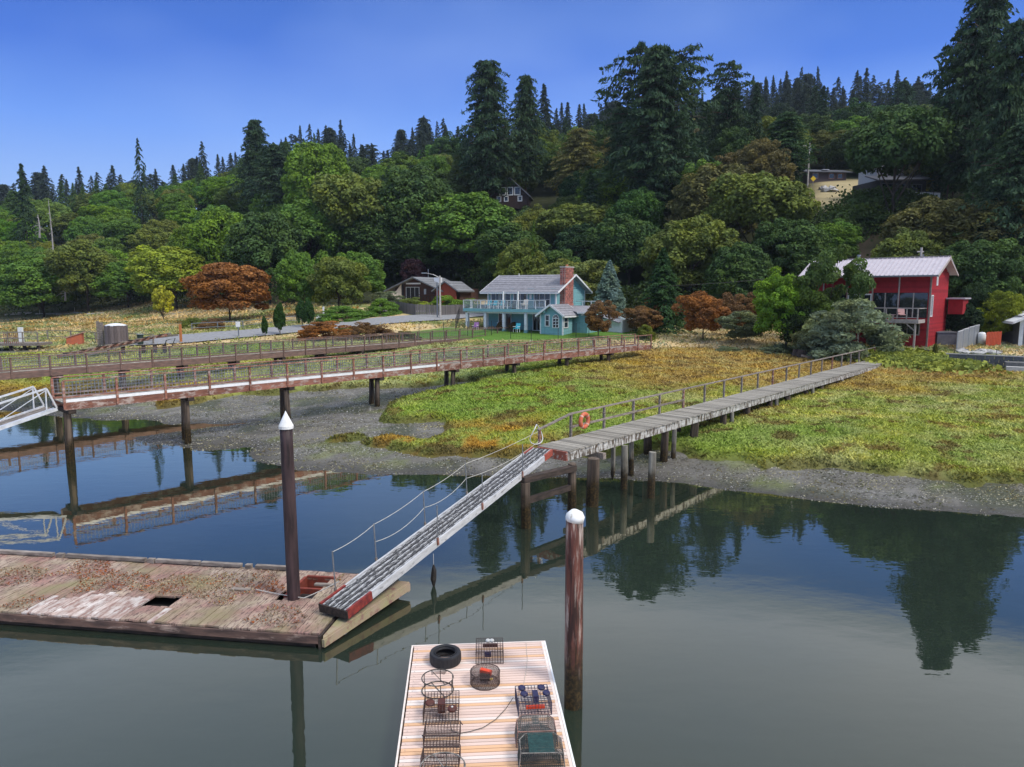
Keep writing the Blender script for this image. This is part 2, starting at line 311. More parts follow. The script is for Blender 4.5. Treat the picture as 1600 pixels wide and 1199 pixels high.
def ground_col(x, y, z):
    n = fbm(x, y, 3.0, 20); n2 = fbm(x, y, .8, 30); c = np.tile(np.array([.13, .12, .10]), (len(x), 1))
    c = mixc(c, (.17, .16, .14), sstep(.48, .6, n2)); c = mixc(c, (.065, .07, .04), sstep(.50, .62, n)); c = mixc(c, (.14, .16, .04), sstep(.62, .72, fbm(x, y, 2.1, 44)) * .6)
    c = mixc(c, (.06, .055, .045), sstep(.18, .02, z))
    up = sstep(1.95, 2.35, z + (n - .5) * .5)
    dry = mixc(np.tile(np.array([.52, .39, .20]), (len(x), 1)), (.13, .16, .04), sstep(.42, .6, fbm(x, y, 7, 50)))
    dry = mixc(dry, (.30, .25, .17), sstep(.6, .75, n)); c = c * (1 - up[:, None]) + dry * up[:, None]
    c = mixc(c, (.085, .17, .025), sstep(-.4, .4, sdist(LAWN, x, y)))
    c = mixc(c, (.15, .19, .05), sstep(-.8, .8, sdist(LAWN2, x, y) + (n - .5)) * .6)
    fm = mixc(np.tile(np.array([.17, .20, .075]), (len(x), 1)), (.24, .19, .05), sstep(.45, .6, fbm(x, y * .4, 6, 60)))
    f = sstep(-3, 4, sdist(FARM, x, y)); c = c * (1 - f[:, None]) + fm * f[:, None]
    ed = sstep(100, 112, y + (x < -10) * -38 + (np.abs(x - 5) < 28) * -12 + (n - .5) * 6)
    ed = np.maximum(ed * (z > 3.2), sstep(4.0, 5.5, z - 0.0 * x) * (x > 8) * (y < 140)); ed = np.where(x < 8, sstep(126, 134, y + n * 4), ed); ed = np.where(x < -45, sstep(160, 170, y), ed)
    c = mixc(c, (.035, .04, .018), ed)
    c = mixc(c, (.33, .27, .15), sstep(-2, 2, sdist(DRYF, x, y) + (n - .5) * 3)); c = mixc(c, (.17, .12, .085), sstep(-1.5, 1, sdist(SLIP, x, y) + (n - .5) * 3))
    return c
def marsh_col(x, y):
    a = fbm(x, y, 5, 70); b = fbm(x, y, 1.3, 80); g = fbm(x, y, 14, 90); d = sdist(MARSH, x, y)
    c = np.tile(np.array([.30, .35, .078]), (len(x), 1)); c = mixc(c, (.42, .43, .15), sstep(.4, .62, b)); c = mixc(c, (.21, .32, .045), sstep(.5, .7, g) * .8)
    hi = sstep(42, 52, y - np.maximum(x - 5, 0) * .12 + (a - .5) * 14) * sstep(2, 14, x + (g - .5) * 10)
    c = mixc(c, (.42, .25, .075), hi * .8); c = mixc(c, (.45, .39, .13), hi * sstep(.5, .62, b) * .6)
    lo = sstep(6, -1, x + (a - .5) * 9) * sstep(44, 34, y + (g - .5) * 8); c = mixc(c, (.40, .20, .02), lo * sstep(.38, .58, b + (a - .5) * .5) * .9)
    lf = sstep(-18, -26, x); c = mixc(c, (.45, .22, .025), lf * sstep(56, 50, y) * .8)
    mid = sstep(-22, -14, x) * sstep(4, -6, x) * sstep(50, 56, y); c = mixc(c, (.36, .40, .19), mid * .7)
    c = mixc(c, (.16, .10, .035), sstep(.60, .68, fbm(x, y, 1.0, 95)) * .75)
    c = mixc(c, (.10, .085, .03), sstep(.9, .1, d) * .75)
    return c
# ------------------------------------------------------------------ ground sheets
def axis(parts):
    out = []
    for a, b, s in parts: out.append(np.arange(a, b, s))
    return np.concatenate(out)
gx = axis([(-420, -120, 12), (-120, -50, 3), (-50, 50, .42), (50, 120, 3), (120, 421, 12)])
gy = axis([(-10, 14, 6), (14, 24, 2), (24, 66, .42), (66, 100, .9), (100, 180, 3), (180, 700, 12)])
X, Y = np.meshgrid(gx, gy); Z = zg(X.ravel(), Y.ravel()).reshape(X.shape)
nx, ny = len(gx), len(gy)
idx = (np.arange(ny - 1)[:, None] * nx + np.arange(nx - 1)[None]).ravel(); Q = np.stack([idx, idx + 1, idx + nx + 1, idx + nx], 1)
V = np.stack([X.ravel(), Y.ravel(), Z.ravel()], 1)
MUDM = tint_mat('ground_surface', glint=True, n1=.8, n2=7, bump=.8, amp=.7)
cen = V[Q].mean(1); hillf = (cen[:, 2] > 5.2) | (cen[:, 1] > 190); upf = (~hillf) & (cen[:, 2] > 2.0)
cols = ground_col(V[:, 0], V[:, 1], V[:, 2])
GND = tint_mat('dry_ground', n1=.7, n2=5, bump=.7)
def sub_sheet(name, mask, mat, V, cols, smooth=True, **kw):
    q = Q[mask]; u, inv = np.unique(q.ravel(), return_inverse=True); me = np_mesh(name, V[u], inv.reshape(-1, 4), mat, cols[u], smooth=smooth); return put(name, me, kind='structure')
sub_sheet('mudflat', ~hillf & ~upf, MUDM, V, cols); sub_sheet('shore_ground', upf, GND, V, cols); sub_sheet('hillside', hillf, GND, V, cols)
# marsh sheet: rises out of the mud with a soft scarp
def msd(x, y):
    wx = x + (fbm(x, y, 1.4, 11) - .5) * 1.3; wy = y + (fbm(x, y, 1.4, 15) - .5) * 1.6
    return np.maximum(sdist(MARSH, wx, wy), sdist(ISLE, wx, wy))
def zm(x, y, g=None):
    g = zg(x, y) if g is None else g; d = msd(x, y)
    return g + sstep(-.35, .55, d) * .42 - .16 + (fbm(x, y, .9, 33) - .5) * .14
ZM = zm(V[:, 0], V[:, 1], V[:, 2]); VM = V.copy(); VM[:, 2] = ZM
above = (ZM > V[:, 2] - .02) & (V[:, 1] < 80)
mk = above[Q].any(1); MG = tint_mat('marsh_surface', n1=1.5, n2=6, bump=1.0, amp=.6)
sub_sheet('salt_marsh', mk, MG, VM, marsh_col(V[:, 0], V[:, 1]) * .75)
# water
t = NT('water'); t.col((.019, .029, .021)); t.p.inputs['Roughness'].default_value = .5; t.p.inputs['Specular IOR Level'].default_value = 0
nz = t.math('ADD', t.noise(.9, 3, (1, 1.8, 1), obj=False), t.math('MULTIPLY', t.noise(.18, 2, obj=False), 1.5)); wb = t.n('Bump'); wb.inputs['Strength'].default_value = .065; wb.inputs['Distance'].default_value = .05; t.l(nz, wb.inputs['Height'])
fr = t.n('Fresnel'); fr.inputs['IOR'].default_value = 1.6; t.l(wb.outputs[0], fr.inputs['Normal']); gl = t.n('BsdfGlossy'); gl.inputs['Roughness'].default_value = .012; gl.inputs['Color'].default_value = (1, .91, .70, 1); t.l(wb.outputs[0], gl.inputs['Normal'])
wm = t.n('MixShader'); t.l(t.math('MULTIPLY', fr.outputs[0], 1.85, True), wm.inputs[0]); t.l(t.p.outputs[0], wm.inputs[1]); t.l(gl.outputs[0], wm.inputs[2]); t.l(wm.outputs[0], t.t.nodes['Material Output'].inputs['Surface'])
WATER = t.m
MB().add([(-500, -80, 0), (500, -80, 0), (500, 150, 0), (-500, 150, 0)], [(0, 1, 2, 3)]).build('water', WATER, kind='structure')
MB().add([(-500, -80, -2.2), (500, -80, -2.2), (500, -8, -2.2), (-500, -8, -2.2)], [(0, 1, 2, 3)]).build('seabed', GND, kind='structure')
# road draped on the ground
def strip(name, pts, w, mat, dz=.05, kind='structure'):
    P = [Vector(p) for p in pts]; dense = []
    for a, b in zip(P, P[1:]):
        n = max(2, int((b - a).length / 1.0))
        for i in range(n): dense.append(a.lerp(b, i / n))
    dense.append(P[-1]); vs = []; m = 5
    for i, p in enumerate(dense):
        d = (dense[min(i + 1, len(dense) - 1)] - dense[max(i - 1, 0)]); d.z = 0; d.normalize(); s = Vector((-d.y, d.x, 0))
        for k in range(m):
            q = p + s * w * (k / (m - 1) - .5); vs.append((q.x, q.y, 0))
    vs = np.array(vs); vs[:, 2] = zg(vs[:, 0], vs[:, 1]) + dz
    fs = [(i * m + k, i * m + k + 1, (i + 1) * m + k + 1, (i + 1) * m + k) for i in range(len(dense) - 1) for k in range(m - 1)]
    return MB().add(vs, [tuple(reversed(f)) for f in fs]).build(name, mat, kind=kind)
ROADPTS = [tuple(hit(*p))[:2] for p in ((215, 534), (300, 529), (400, 521), (480, 513), (580, 504), (680, 497), (740, 490), (790, 487), (900, 487))]
def roadd(x, y):
    best = np.full(np.shape(x), 1e9)
    for (ax, ay), (bx, by) in zip(ROADPTS, ROADPTS[1:]):
        dx, dy = bx - ax, by - ay; t = np.clip(((x - ax) * dx + (y - ay) * dy) / (dx * dx + dy * dy), 0, 1); best = np.minimum(best, np.hypot(x - ax - t * dx, y - ay - t * dy))
    return best
ASPH = M('worn_asphalt', (.27, .27, .28), (.20, .20, .20), 3, .9, bump=.3); GRAV = M('gravel', (.36, .33, .28), (.24, .22, .19), 6, .95, bump=.6)
strip('road', [hit(*p) for p in ((215, 534), (300, 529), (400, 521), (480, 513), (580, 504), (680, 497), (740, 490), (790, 487), (900, 487))], 6.5, ASPH, .14)
strip('gravel_verge', [hit(*p) for p in ((560, 490), (640, 486), (720, 482), (780, 480))], 4.5, GRAV, .05)
strip('path', [hit(*p) for p in ((1486, 540), (1500, 530), (1502, 518), (1506, 505))], 2.2, M('concrete_path', (.38, .38, .38), (.27, .27, .27), 3, .9), .06)
# ------------------------------------------------------------------ marsh plants, shells (uncountable)
def quads(name, C, A, B, mat, cols, rnd, **kw):      # rhombs at centres C with half axes A, B
    n = len(C); V = np.stack([C - A, C - B * .9, C + A, C + B], 1).reshape(-1, 3); me = np_mesh(name, V, np.arange(4 * n).reshape(-1, 4), mat, None if cols is None else np.repeat(cols, 4, 0))
    a = me.attributes.new('rnd', 'FLOAT', 'POINT'); a.data.foreach_set('value', np.repeat(rnd, 4).astype(np.float32)); return me
def scatter_grass(n, xr, yr, size, up=.75, name='marsh_plants', cond=None, colf=marsh_col, zf=zm):
    # density falls with distance so that clump size in the picture stays even
    x = rng.uniform(-1, 1, n) ; y = yr[0] * (yr[1] / yr[0]) ** rng.random(n); x = x * y * .80 + y * xr; d = cond(x, y); k = d > 0; x, y = x[k], y[k]
    g = zf(x, y); m = len(x); s = size * (y / 40) ** .55 * rng.uniform(.6, 1.5, m) * np.clip(.6 + fbm(x, y, 1.1, 41), .6, 1.5)
    th = rng.uniform(0, 2 * math.pi, m); lean = rng.normal(0, .65, (m, 2))
    Aax = np.stack([np.cos(th), np.sin(th), np.zeros(m)], 1) * (s * .24)[:, None]
    Bax = np.stack([lean[:, 0], lean[:, 1], np.full(m, up)], 1) * (s * .62)[:, None]
    C = np.stack([x, y, g + s * .12], 1)
    return quads(name, C, Aax, Bax, GRASSM, colf(x, y), rng.random(m))
me = scatter_grass(420000, 0, (24, 80), .135, cond=lambda x, y: msd(x, y) - .12 - (y > 74)); put('marsh_plants', me, kind='stuff', label='low green and rust coloured salt marsh plants covering the flat beside the walkways', cat='marsh plants')
# upland rough grass between marsh and houses
def up_col(x, y):
    c = np.tile(np.array([.47, .37, .20]), (len(x), 1)); c = mixc(c, (.24, .28, .10), sstep(.46, .62, fbm(x, y, 5, 50))); c = mixc(c, (.30, .33, .22), sstep(.6, .7, fbm(x, y, 2, 52)))
    return c
def upc(x, y):
    z = zg(x, y); k = (z > 1.95) & (z < 4.2) & (y < 105) & (sdist(LAWN, x, y) < -.3) & (msd(x, y) < .2) & (roadd(x, y) > 2.5); return np.where(k, 1, -1)
me = scatter_grass(60000, 0, (52, 105), .20, cond=upc, colf=up_col, zf=zg, name='rough_grass'); put('rough_grass', me, kind='stuff', label='dry straw coloured rough grass along the top of the marsh', cat='grass')
def mdc(x, y): return np.where((y > 106) & (x < -25) & (zg(x, y) < 6) & (roadd(x, y) > 3), 1, -1)
me = scatter_grass(45000, 0, (106, 165), .22, cond=mdc, colf=lambda x, y: mixc(mixc(np.tile(np.array([.22, .25, .11]), (len(x), 1)), (.52, .38, .20), sstep(.42, .58, fbm(x, y, 8, 50))), (.34, .22, .07), sstep(.6, .7, fbm(x, y, 5, 59))), zf=zg, name='meadow_grass'); put('meadow_grass', me, kind='stuff', label='dry and green meadow grass before the left wood', cat='grass')
def wdc(x, y): z = zg(x, y); return np.where((z > .03) & (z < 1.1) & (msd(x, y) < .1) & (fbm(x, y * 1.6, 2.2, 21) + .25 * fbm(x, y, .5, 22) > .68), 1, -1)
me = scatter_grass(60000, 0, (24, 56), .09, up=.3, cond=wdc, colf=lambda x, y: mixc(np.tile(np.array([.055, .065, .025]), (len(x), 1)), (.11, .085, .035), sstep(.45, .6, fbm(x, y, 1, 23))), zf=zg, name='seaweed'); put('seaweed', me, kind='stuff', label='dark seaweed and mussel clumps matted over the mudflat', cat='seaweed')
# shells and stones on the mud; the light grey is painted in for glints
n = 150000; y = 24 * (56 / 24) ** rng.random(n); x = rng.uniform(-1, 1, n) * y * .8; z = zg(x, y); k = (z > -.02) & (z < 1.1) & (msd(x, y) < .1) & (fbm(x, y * 2, 1.2, 30) > .42); x, y, z = x[k], y[k], z[k]; m = len(x)
s = rng.uniform(.016, .05, m) * (y / 30) ** .5; th = rng.normal(0.2, .7, m); A = np.stack([np.cos(th), np.sin(th), rng.normal(0, .25, m)], 1) * s[:, None]; B = np.stack([-np.sin(th) * .6, np.cos(th) * .6, rng.normal(.25, .25, m)], 1) * s[:, None] * .7
g = rng.random(m); cc = np.where(g[:, None] < .45, np.array([[.34, .335, .32]]), np.where(g[:, None] < .8, np.array([[.07, .065, .05]]), np.array([[.17, .17, .08]])))
me = quads('shells', np.stack([x, y, z + .02], 1), A, B, GRASSM, cc, rng.random(m)); put('shells', me, kind='stuff', label='pale oyster shells coloured to give painted glints, and dark stones, strewn over the grey mud', cat='shells')
# ------------------------------------------------------------------ tree prototypes
def norm(v): return v / (np.linalg.norm(v, axis=-1, keepdims=True) + 1e-9)
def crown_mesh(name, C, N, size, asp, r, rnd, droop=0.):
    n = len(C); T = norm(np.cross(N, norm(r.normal(size=(n, 3))))); B = norm(np.cross(N, T)); s = size[:, None] if hasattr(size, '__len__') else size
    me = quads(name, C, T * s * asp, B * s, LEAF, None, rnd); return me
def decid(seed, nc=150, nl=150, leaf=.017, prof='dome', low=.1, fine=False, cl=(.07, .12), lump=1.):
    r = np.random.default_rng(seed); cs = []
    lob = r.normal(size=(7, 3)); lob = norm(lob); la = r.uniform(-.12, .34, 7) * lump
    while len(cs) < nc:
        u = norm(r.normal(size=3)); 
        if u[2] < -.55: continue
        rad = r.uniform(.55, 1.0) ** .6 * (.88 + sum(a * max(0, u @ l) ** 4 for a, l in zip(la, lob)))
        if prof == 'dome': p = np.array([u[0] * .43, u[1] * .43, .52 + u[2] * .42]) if u[2] > 0 else np.array([u[0] * .43, u[1] * .43, .52 + u[2] * (.52 - low) * 1.2])
        elif prof == 'vase': hh = .5 + u[2] * .46; k_ = .38 + .72 * min(1, hh * 1.5); p = np.array([u[0] * .42 * k_, u[1] * .42 * k_, hh])
        elif prof == 'umbrella': p = np.array([u[0] * .46, u[1] * .46, .66 + u[2] * (.28 if u[2] > 0 else .25)])
        elif prof == 'column': p = np.array([u[0] * .40 * (1 - .45 * max(u[2], 0) ** 2), u[1] * .40, .5 + u[2] * .44])
        elif prof == 'mound': p = np.array([u[0] * .44, u[1] * .44, .1 + max(u[2], -.1) * .8])
        c0 = np.array([0, 0, .5]) if prof != 'mound' else np.array([0, 0, .1]); cs.append(c0 + (p - c0) * rad)
    cs = np.array(cs); R_ = r.uniform(*cl, nc); out = []; no = []; rd = []; 
    for c, q in zip(cs, R_):
        k = nl; u = norm(r.normal(size=(k, 3)) + np.array([0, 0, .35])); rr = r.uniform(.55, 1.05, (k, 1)) ** .5
        P = c + u * rr * q * np.array([1.05, 1.05, .72]); out.append(P); no.append(norm(u * .7 + np.array([0, 0, .5]) + r.normal(size=(k, 3)) * (.45 if not fine else .8)) * (np.array([1, 1, .35]) if prof == 'mound' else 1))
        rd.append(np.clip(.25 + .5 * r.random() + .35 * (r.random(k) - .5) , 0, 1))
    C = np.concatenate(out); N = np.concatenate(no); rd = np.concatenate(rd); k = C[:, 2] > 0.0; C, N, rd = C[k], N[k], rd[k]
    crown = crown_mesh('leafy_crown', C, N, leaf * r.uniform(.6, 1.3, len(C)), 1.15 if not fine else 2.2, r, rd)
    b = MB(); pts = [(0, 0, -.08), (.01, 0, .15), (-.01, .01, .35), (0, 0, .6)]; b.tube(pts, [.028, .022, .016, .006], 7)
    for i in range(9):
        c = cs[int(r.integers(nc))]; z0 = r.uniform(.08, .4); b.tube([(0, 0, z0), (c[0] * .5, c[1] * .5, (z0 + c[2]) / 2 - .02), tuple(c)], [.011, .007, .003], 5)
    return crown, b.mesh('trunk', BARK)
def conifer(seed, nb=190, kind='young', w=1.0, per=22, tip=.011):
    r = np.random.default_rng(seed); Cs = []; Ns = []; Ts = []; Ss = []; rd = []; b = MB()
    b.tube([(0, 0, -.08), (0, 0, .4), (.003, 0, .97)], [.016, .010, .002], 6)
    ga = 2.399; ph = r.uniform(0, 6)
    for i in range(nb):
        f = i / nb
        if kind == 'young': h = .08 + .9 * f; L = .5 * (1 - f) ** .85 * r.uniform(.4, 1.15) + .012; up = .15; dr = .42
        elif kind == 'narrow': h = .10 + .88 * f; L = .5 * (1 - f) ** .7 * r.uniform(.35, 1.2) + .015; up = .1; dr = .5
        elif kind == 'old': h = .22 + .77 * f; base = np.interp(h, [.2, .35, .5, .65, .8, .9, 1.0], [.36, .46, .5, .44, .34, .28, .16]); gap = .55 + .6 * vnoise(h * 9, i % 3 * 3., 1, seed % 50); L = base * gap * r.uniform(.6, 1.1); up = .22; dr = .38
        elif kind == 'open': h = .35 + .64 * f; L = .5 * np.interp(h, [.35, .6, .85, 1], [.6, 1, .95, .45]) * r.uniform(.35, 1.1); up = .3; dr = .25
        elif kind == 'spruce': h = .02 + .95 * f; L = .52 * (1 - f) ** .9 * r.uniform(.85, 1.05) + .02; up = .18; dr = .2
        ph += ga + r.normal(0, .3); a = ph; d = np.array([math.cos(a), math.sin(a), 0]); sd_ = np.array([-d[1], d[0], 0])
        k = per * 4; t = r.uniform(.08, 1.02, k) ** .85; sid = r.uniform(-1, 1, k)
        zoff = (up * t - dr * t * t) * L * .55 * w
        spread = (L * .34 * (1 - .6 * t) + .008)
        C = np.array([0, 0, h]) + d * (t * L)[:, None] + sd_ * (sid * spread)[:, None] + r.normal(size=(k, 3)) * np.array([.005, .005, .003]); C[:, 2] += zoff - np.abs(sid) * spread * .2
        Cs.append(C); N = np.array([0, 0, 1.]) + r.normal(size=(k, 3)) * .5 + d * .35; Ns.append(norm(N)); Ts.append(d * .8 + sd_ * sid[:, None] * .8 + r.normal(size=(k, 3)) * .3 + np.array([0, 0, -.12]))
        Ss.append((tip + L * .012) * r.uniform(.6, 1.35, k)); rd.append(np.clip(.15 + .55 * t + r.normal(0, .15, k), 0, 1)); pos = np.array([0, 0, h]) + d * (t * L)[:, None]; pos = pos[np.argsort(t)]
        if kind in ('old', 'open') and i % 3 == 0: e = pos[int(per * 3)]; b.tube([(0, 0, h), tuple(e)], [.005, .0015], 4, cap=False)
    C = np.concatenate(Cs); N = np.concatenate(Ns); T = np.concatenate(Ts); s = np.concatenate(Ss)[:, None]; rd = np.concatenate(rd)
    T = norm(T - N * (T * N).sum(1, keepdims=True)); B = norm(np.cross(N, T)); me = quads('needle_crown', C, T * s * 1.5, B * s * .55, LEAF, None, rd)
    return me, b.mesh('trunk', BARK)
PROTO = {}
for i in range(4): PROTO['maple%d' % i] = decid(10 + i, 210, 170, .0125, cl=(.055, .10))
for i in range(2): PROTO['umb%d' % i] = decid(20 + i, 170, 150, .0135, 'umbrella', cl=(.06, .10))
for i in range(2): PROTO['alder%d' % i] = decid(30 + i, 190, 150, .010, 'dome', .05, True, cl=(.06, .1))
for i in range(3): PROTO['bush%d' % i] = decid(40 + i, 110, 190, .013, 'mound', 0, True, cl=(.08, .14))
PROTO['round'] = decid(50, 110, 150, .018, 'dome', -.02, cl=(.09, .14)); PROTO['fineround'] = decid(51, 120, 260, .0105, 'dome', -.05, True, cl=(.07, .13), lump=1.7); PROTO['vase0'] = decid(54, 90, 260, .0105, 'vase', 0, True, cl=(.07, .12), lump=2.); PROTO['vase1'] = decid(55, 80, 260, .0105, 'vase', 0, True, cl=(.07, .13), lump=2.2)
PROTO['column'] = decid(52, 80, 120, .02, 'column', 0, True, cl=(.1, .16)); PROTO['small'] = decid(53, 60, 50, .03, 'dome', .25, cl=(.08, .13))
for i in range(3): PROTO['young%d' % i] = conifer(60 + i, 115, 'young', per=14, tip=.011)
for i in range(2): PROTO['narrow%d' % i] = conifer(65 + i, 74, 'narrow', per=12, tip=.013)
for i in range(3): PROTO['old%d' % i] = conifer(70 + i, 300, 'old', per=18, tip=.0095)
for i in range(2): PROTO['open%d' % i] = conifer(75 + i, 70, 'open', per=22, tip=.012)
PROTO['spruce'] = conifer(80, 420, 'spruce', per=12, tip=.012); PROTO['firlow'] = conifer(81, 300, 'young', per=16, tip=.012)
JOINED = {}
def joined(k):                                 # crown and trunk in one mesh for trees too far off to show parts
    if k not in JOINED:
        c, tr = PROTO[k]; me = c.copy(); JOINED[k] = me
    return JOINED[k]
def tree_at(kind, X_, Y_, zt, w, tint, label, group=None, cat='tree', name=None, z0=None, far=False, depth=1., rz=None):
    z0 = z1(X_, Y_) - .2 if z0 is None else z0; h = zt - z0; rz = random.uniform(0, 6.28) if rz is None else rz
    crown, trunk = PROTO[kind]; con = kind[:3] in ('you', 'nar', 'old', 'ope', 'spr', 'fir'); name = name or ('fir_tree' if con else 'leafy_tree')
    sc_ = (w, w * depth, h)
    if far: return put(name, joined(kind), None, (X_, Y_, z0), (random.gauss(0, .03) * con, random.gauss(0, .03) * con, rz), sc_, tint, label=label, cat=cat, group=group)
    r_ = thing(name, label, cat, (X_, Y_, z0), rz, group)
    put('crown', crown, r_, scale=sc_, color=tint); put('trunk', trunk, r_, scale=(min(w, h * .6), min(w, h * .6), h)); return r_
def tree(kind, px, ytop, d, wpx, tint, label, **kw):
    p = pd(px, ytop, d); zc = d * cp; return tree_at(kind, p.x, d, p.z, wpx * zc / F * 1.08, tint, label, **kw)
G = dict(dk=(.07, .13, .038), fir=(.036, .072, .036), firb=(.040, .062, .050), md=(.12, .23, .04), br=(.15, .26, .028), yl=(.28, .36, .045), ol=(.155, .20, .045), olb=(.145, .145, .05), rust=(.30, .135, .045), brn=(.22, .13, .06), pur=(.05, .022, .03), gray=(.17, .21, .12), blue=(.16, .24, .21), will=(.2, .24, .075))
T = tree
# big individual conifers
T('old0', 762, 92, 165, 105, G['fir'], 'tallest dark fir with a ragged bushy top, left of the leaning-topped fir')
T('old1', 822, 116, 170, 78, G['fir'], 'dark fir with a thin leaning top standing right over the steep-roofed cabin', depth=.8)
T('old2', 1032, 72, 132, 165, G['fir'], 'huge spreading dark fir in the middle of the slope, the widest conifer'); T('open0', 1000, 66, 140, 130, G['fir'], 'open flat-topped fir rising behind the widest conifer')
T('open1', 1062, 76, 144, 120, G['fir'], 'second open-topped fir just right of the flat-topped one'); T('old0', 975, 165, 150, 80, G['fir'], 'lower dark fir on the left shoulder of the widest conifer', )
T('open1', 1140, 96, 150, 78, G['fir'], 'fir with a bare spike tip right of the widest conifer'); T('old1', 1140, 150, 152, 95, G['fir'], 'thick dark fir below the bare spike tip'); T('young0', 1183, 128, 148, 70, G['fir'], 'narrow green fir beside the bare-tipped fir')
T('young2', 1215, 190, 146, 90, G['fir'], 'dense blue-green fir left of the upper utility pole')
T('old2', 397, 186, 215, 80, G['fir'], 'dark irregular fir on the skyline left of the bright green maple'); T('old0', 428, 225, 205, 95, G['fir'], 'dark fir mass next to the bright green maple'); T('narrow0', 214, 212, 225, 42, G['fir'], 'lone narrow fir poking above the left skyline')
T('young1', 32, 252, 205, 70, G['fir'], 'dark fir at the far left edge of the wood'); T('narrow1', 315, 218, 265, 40, G['firb'], 'slim fir tip on the skyline left of the irregular dark fir', depth=1)
T('old1', 1548, -38, 108, 150, G['fir'], 'very tall dark fir cut off by the top of the picture, right side'); T('old0', 1592, 30, 96, 120, G['fir'], 'tall fir at the right edge of the picture'); T('open0', 1500, 45, 112, 80, G['fir'], 'open-branched fir left of the very tall right-hand fir')
T('old2', 1500, 160, 118, 110, G['fir'], 'broad dark fir skirts above the brown-leaved maple'); T('old1', 1600, 190, 88, 150, G['fir'], 'dark fir limbs low at the right edge above the yellow-green tree'); T('narrow1', 1470, 118, 160, 42, G['fir'], 'narrow dark fir between the ridge and the right-hand giants')
T('old1', 905, 200, 160, 90, G['olb'], 'brownish cedar between the leaning-topped fir and the widest conifer'); T('young0', 850, 128, 215, 70, G['firb'], 'hazy fir behind the leaning-topped fir')
# broadleaved trees on the slope
T('maple0', 497, 206, 190, 112, G['br'], 'bright green maple high on the skyline'); 
for k, (px, yt, d, w, c, lab) in enumerate([
    (732, 288, 146, 170, 'md', 'big leafy maple in front of the steep-roofed cabin'), (640, 246, 150, 150, 'dk', 'dark green maple above the purple-leaved tree'), (560, 262, 152, 150, 'ol', 'olive green maple mid-slope below the bright maple'),
    (478, 300, 150, 130, 'md', 'rounded maple above the paired small trees'), (415, 315, 140, 130, 'dk', 'dark maple just above the rust-coloured tree'), (590, 330, 150, 140, 'dk', 'dark maple directly over the brown house'),
    (655, 350, 148, 120, 'dk', 'shady maple between the cabin and the purple tree'), (805, 345, 130, 120, 'dk', 'shady maple behind the chimney house'), (560, 385, 128, 80, 'md', 'small green maple by the top of the hedge'),
    (955, 262, 150, 110, 'br', 'yellow-green maple behind the blue spruce'), (905, 310, 135, 130, 'ol', 'olive maple above the pale willow'), (985, 330, 118, 120, 'dk', 'dark maple behind the blue spruce tip'), (870, 380, 112, 90, 'dk', 'dark leafy tree right behind the chimney'),
    (1125, 246, 118, 150, 'olb', 'brownish domed maple left of the field'), (1190, 262, 108, 165, 'ol', 'golden olive maple beside the dry field'), (1080, 330, 104, 150, 'ol', 'olive maple behind the small green fir'), (1240, 330, 100, 120, 'dk', 'dark maple above the bright shore shrub'),
    (1160, 370, 96, 120, 'dk', 'shaded tree behind the rust shrubs'), (1290, 345, 104, 90, 'md', 'green brambly maple under the dry field'), (1345, 332, 112, 90, 'dk', 'dark maple under the deck of the upper house'), (1360, 300, 122, 70, 'dk', 'dark rounded tree below the upper house'),
    (1470, 300, 96, 160, 'olb', 'big brown-tinged maple above the red house'), (1560, 310, 92, 170, 'olb', 'second brown-tinged maple right of the red house'), (1420, 350, 92, 110, 'ol', 'olive maple just behind the red house roof'), (1530, 360, 84, 130, 'dk', 'dark maple filling the gap behind the red house'),
    (1400, 158, 152, 120, 'dk', 'dark maple rising behind the roof of the upper house'), (1345, 178, 172, 110, 'md', 'green maple behind the upper house'), (1240, 205, 172, 80, 'br', 'bright arching tree left of the tall utility pole'),
    (270, 374, 150, 130, 'yl', 'yellow-green maple behind the small yellow tree'), (350, 318, 155, 120, 'br', 'light green maple above the rust-coloured tree'), (60, 395, 160, 120, 'md', 'green maple at the left edge of the meadow'), (130, 370, 160, 110, 'ol', 'olive maple over the driftwood logs'), (195, 400, 160, 90, 'md', 'green maple beside the yellow-green maple'),
    (465, 384, 108, 74, 'md', 'compact light green maple beside the rust-coloured tree')]):
    T(('maple%d' % (k % 4)) if c != 'ol' or k % 2 else 'umb%d' % (k % 2), px, yt, d, w, G[c], lab, name='maple_tree')
T('umb1', 1405, 160, 111, 150, G['dk'], 'broad dark maple with bare trunks standing in front of the upper house', name='maple_tree'); T('fineround', 355, 404, 105, 140, G['rust'], 'wide rust-orange tree with spreading limbs beside the road', name='madrona_tree'); T('small', 252, 448, 128, 32, (.42, .42, .04), 'small bright yellow tree in the dry grass', name='young_tree')
T('fineround', 527, 394, 105, 92, G['ol'], 'rounded olive tree beside the compact maple', name='round_tree'); T('round', 645, 400, 139, 42, G['pur'], 'dark purple-leaved tree left above the brown house', name='plum_tree')
T('alder0', 815, 375, 104, 90, G['ol'], 'feathery olive tree behind the left of the blue-green house', name='alder_tree'); T('alder1', 886, 404, 100, 110, G['will'], 'pale willow behind the chimney', name='willow_tree'); T('narrow1', 834, 340, 102, 34, (.09, .16, .03), 'lime drooping conifer behind the grey roof', name='weeping_conifer')
T('spruce', 953, 404, 90, 72, G['blue'], 'blue-grey spruce right of the blue-green house', name='spruce_tree'); T('firlow', 1037, 385, 88, 98, (.035, .085, .03), 'green fir between the blue spruce and the rust shrubs', name='fir_tree')
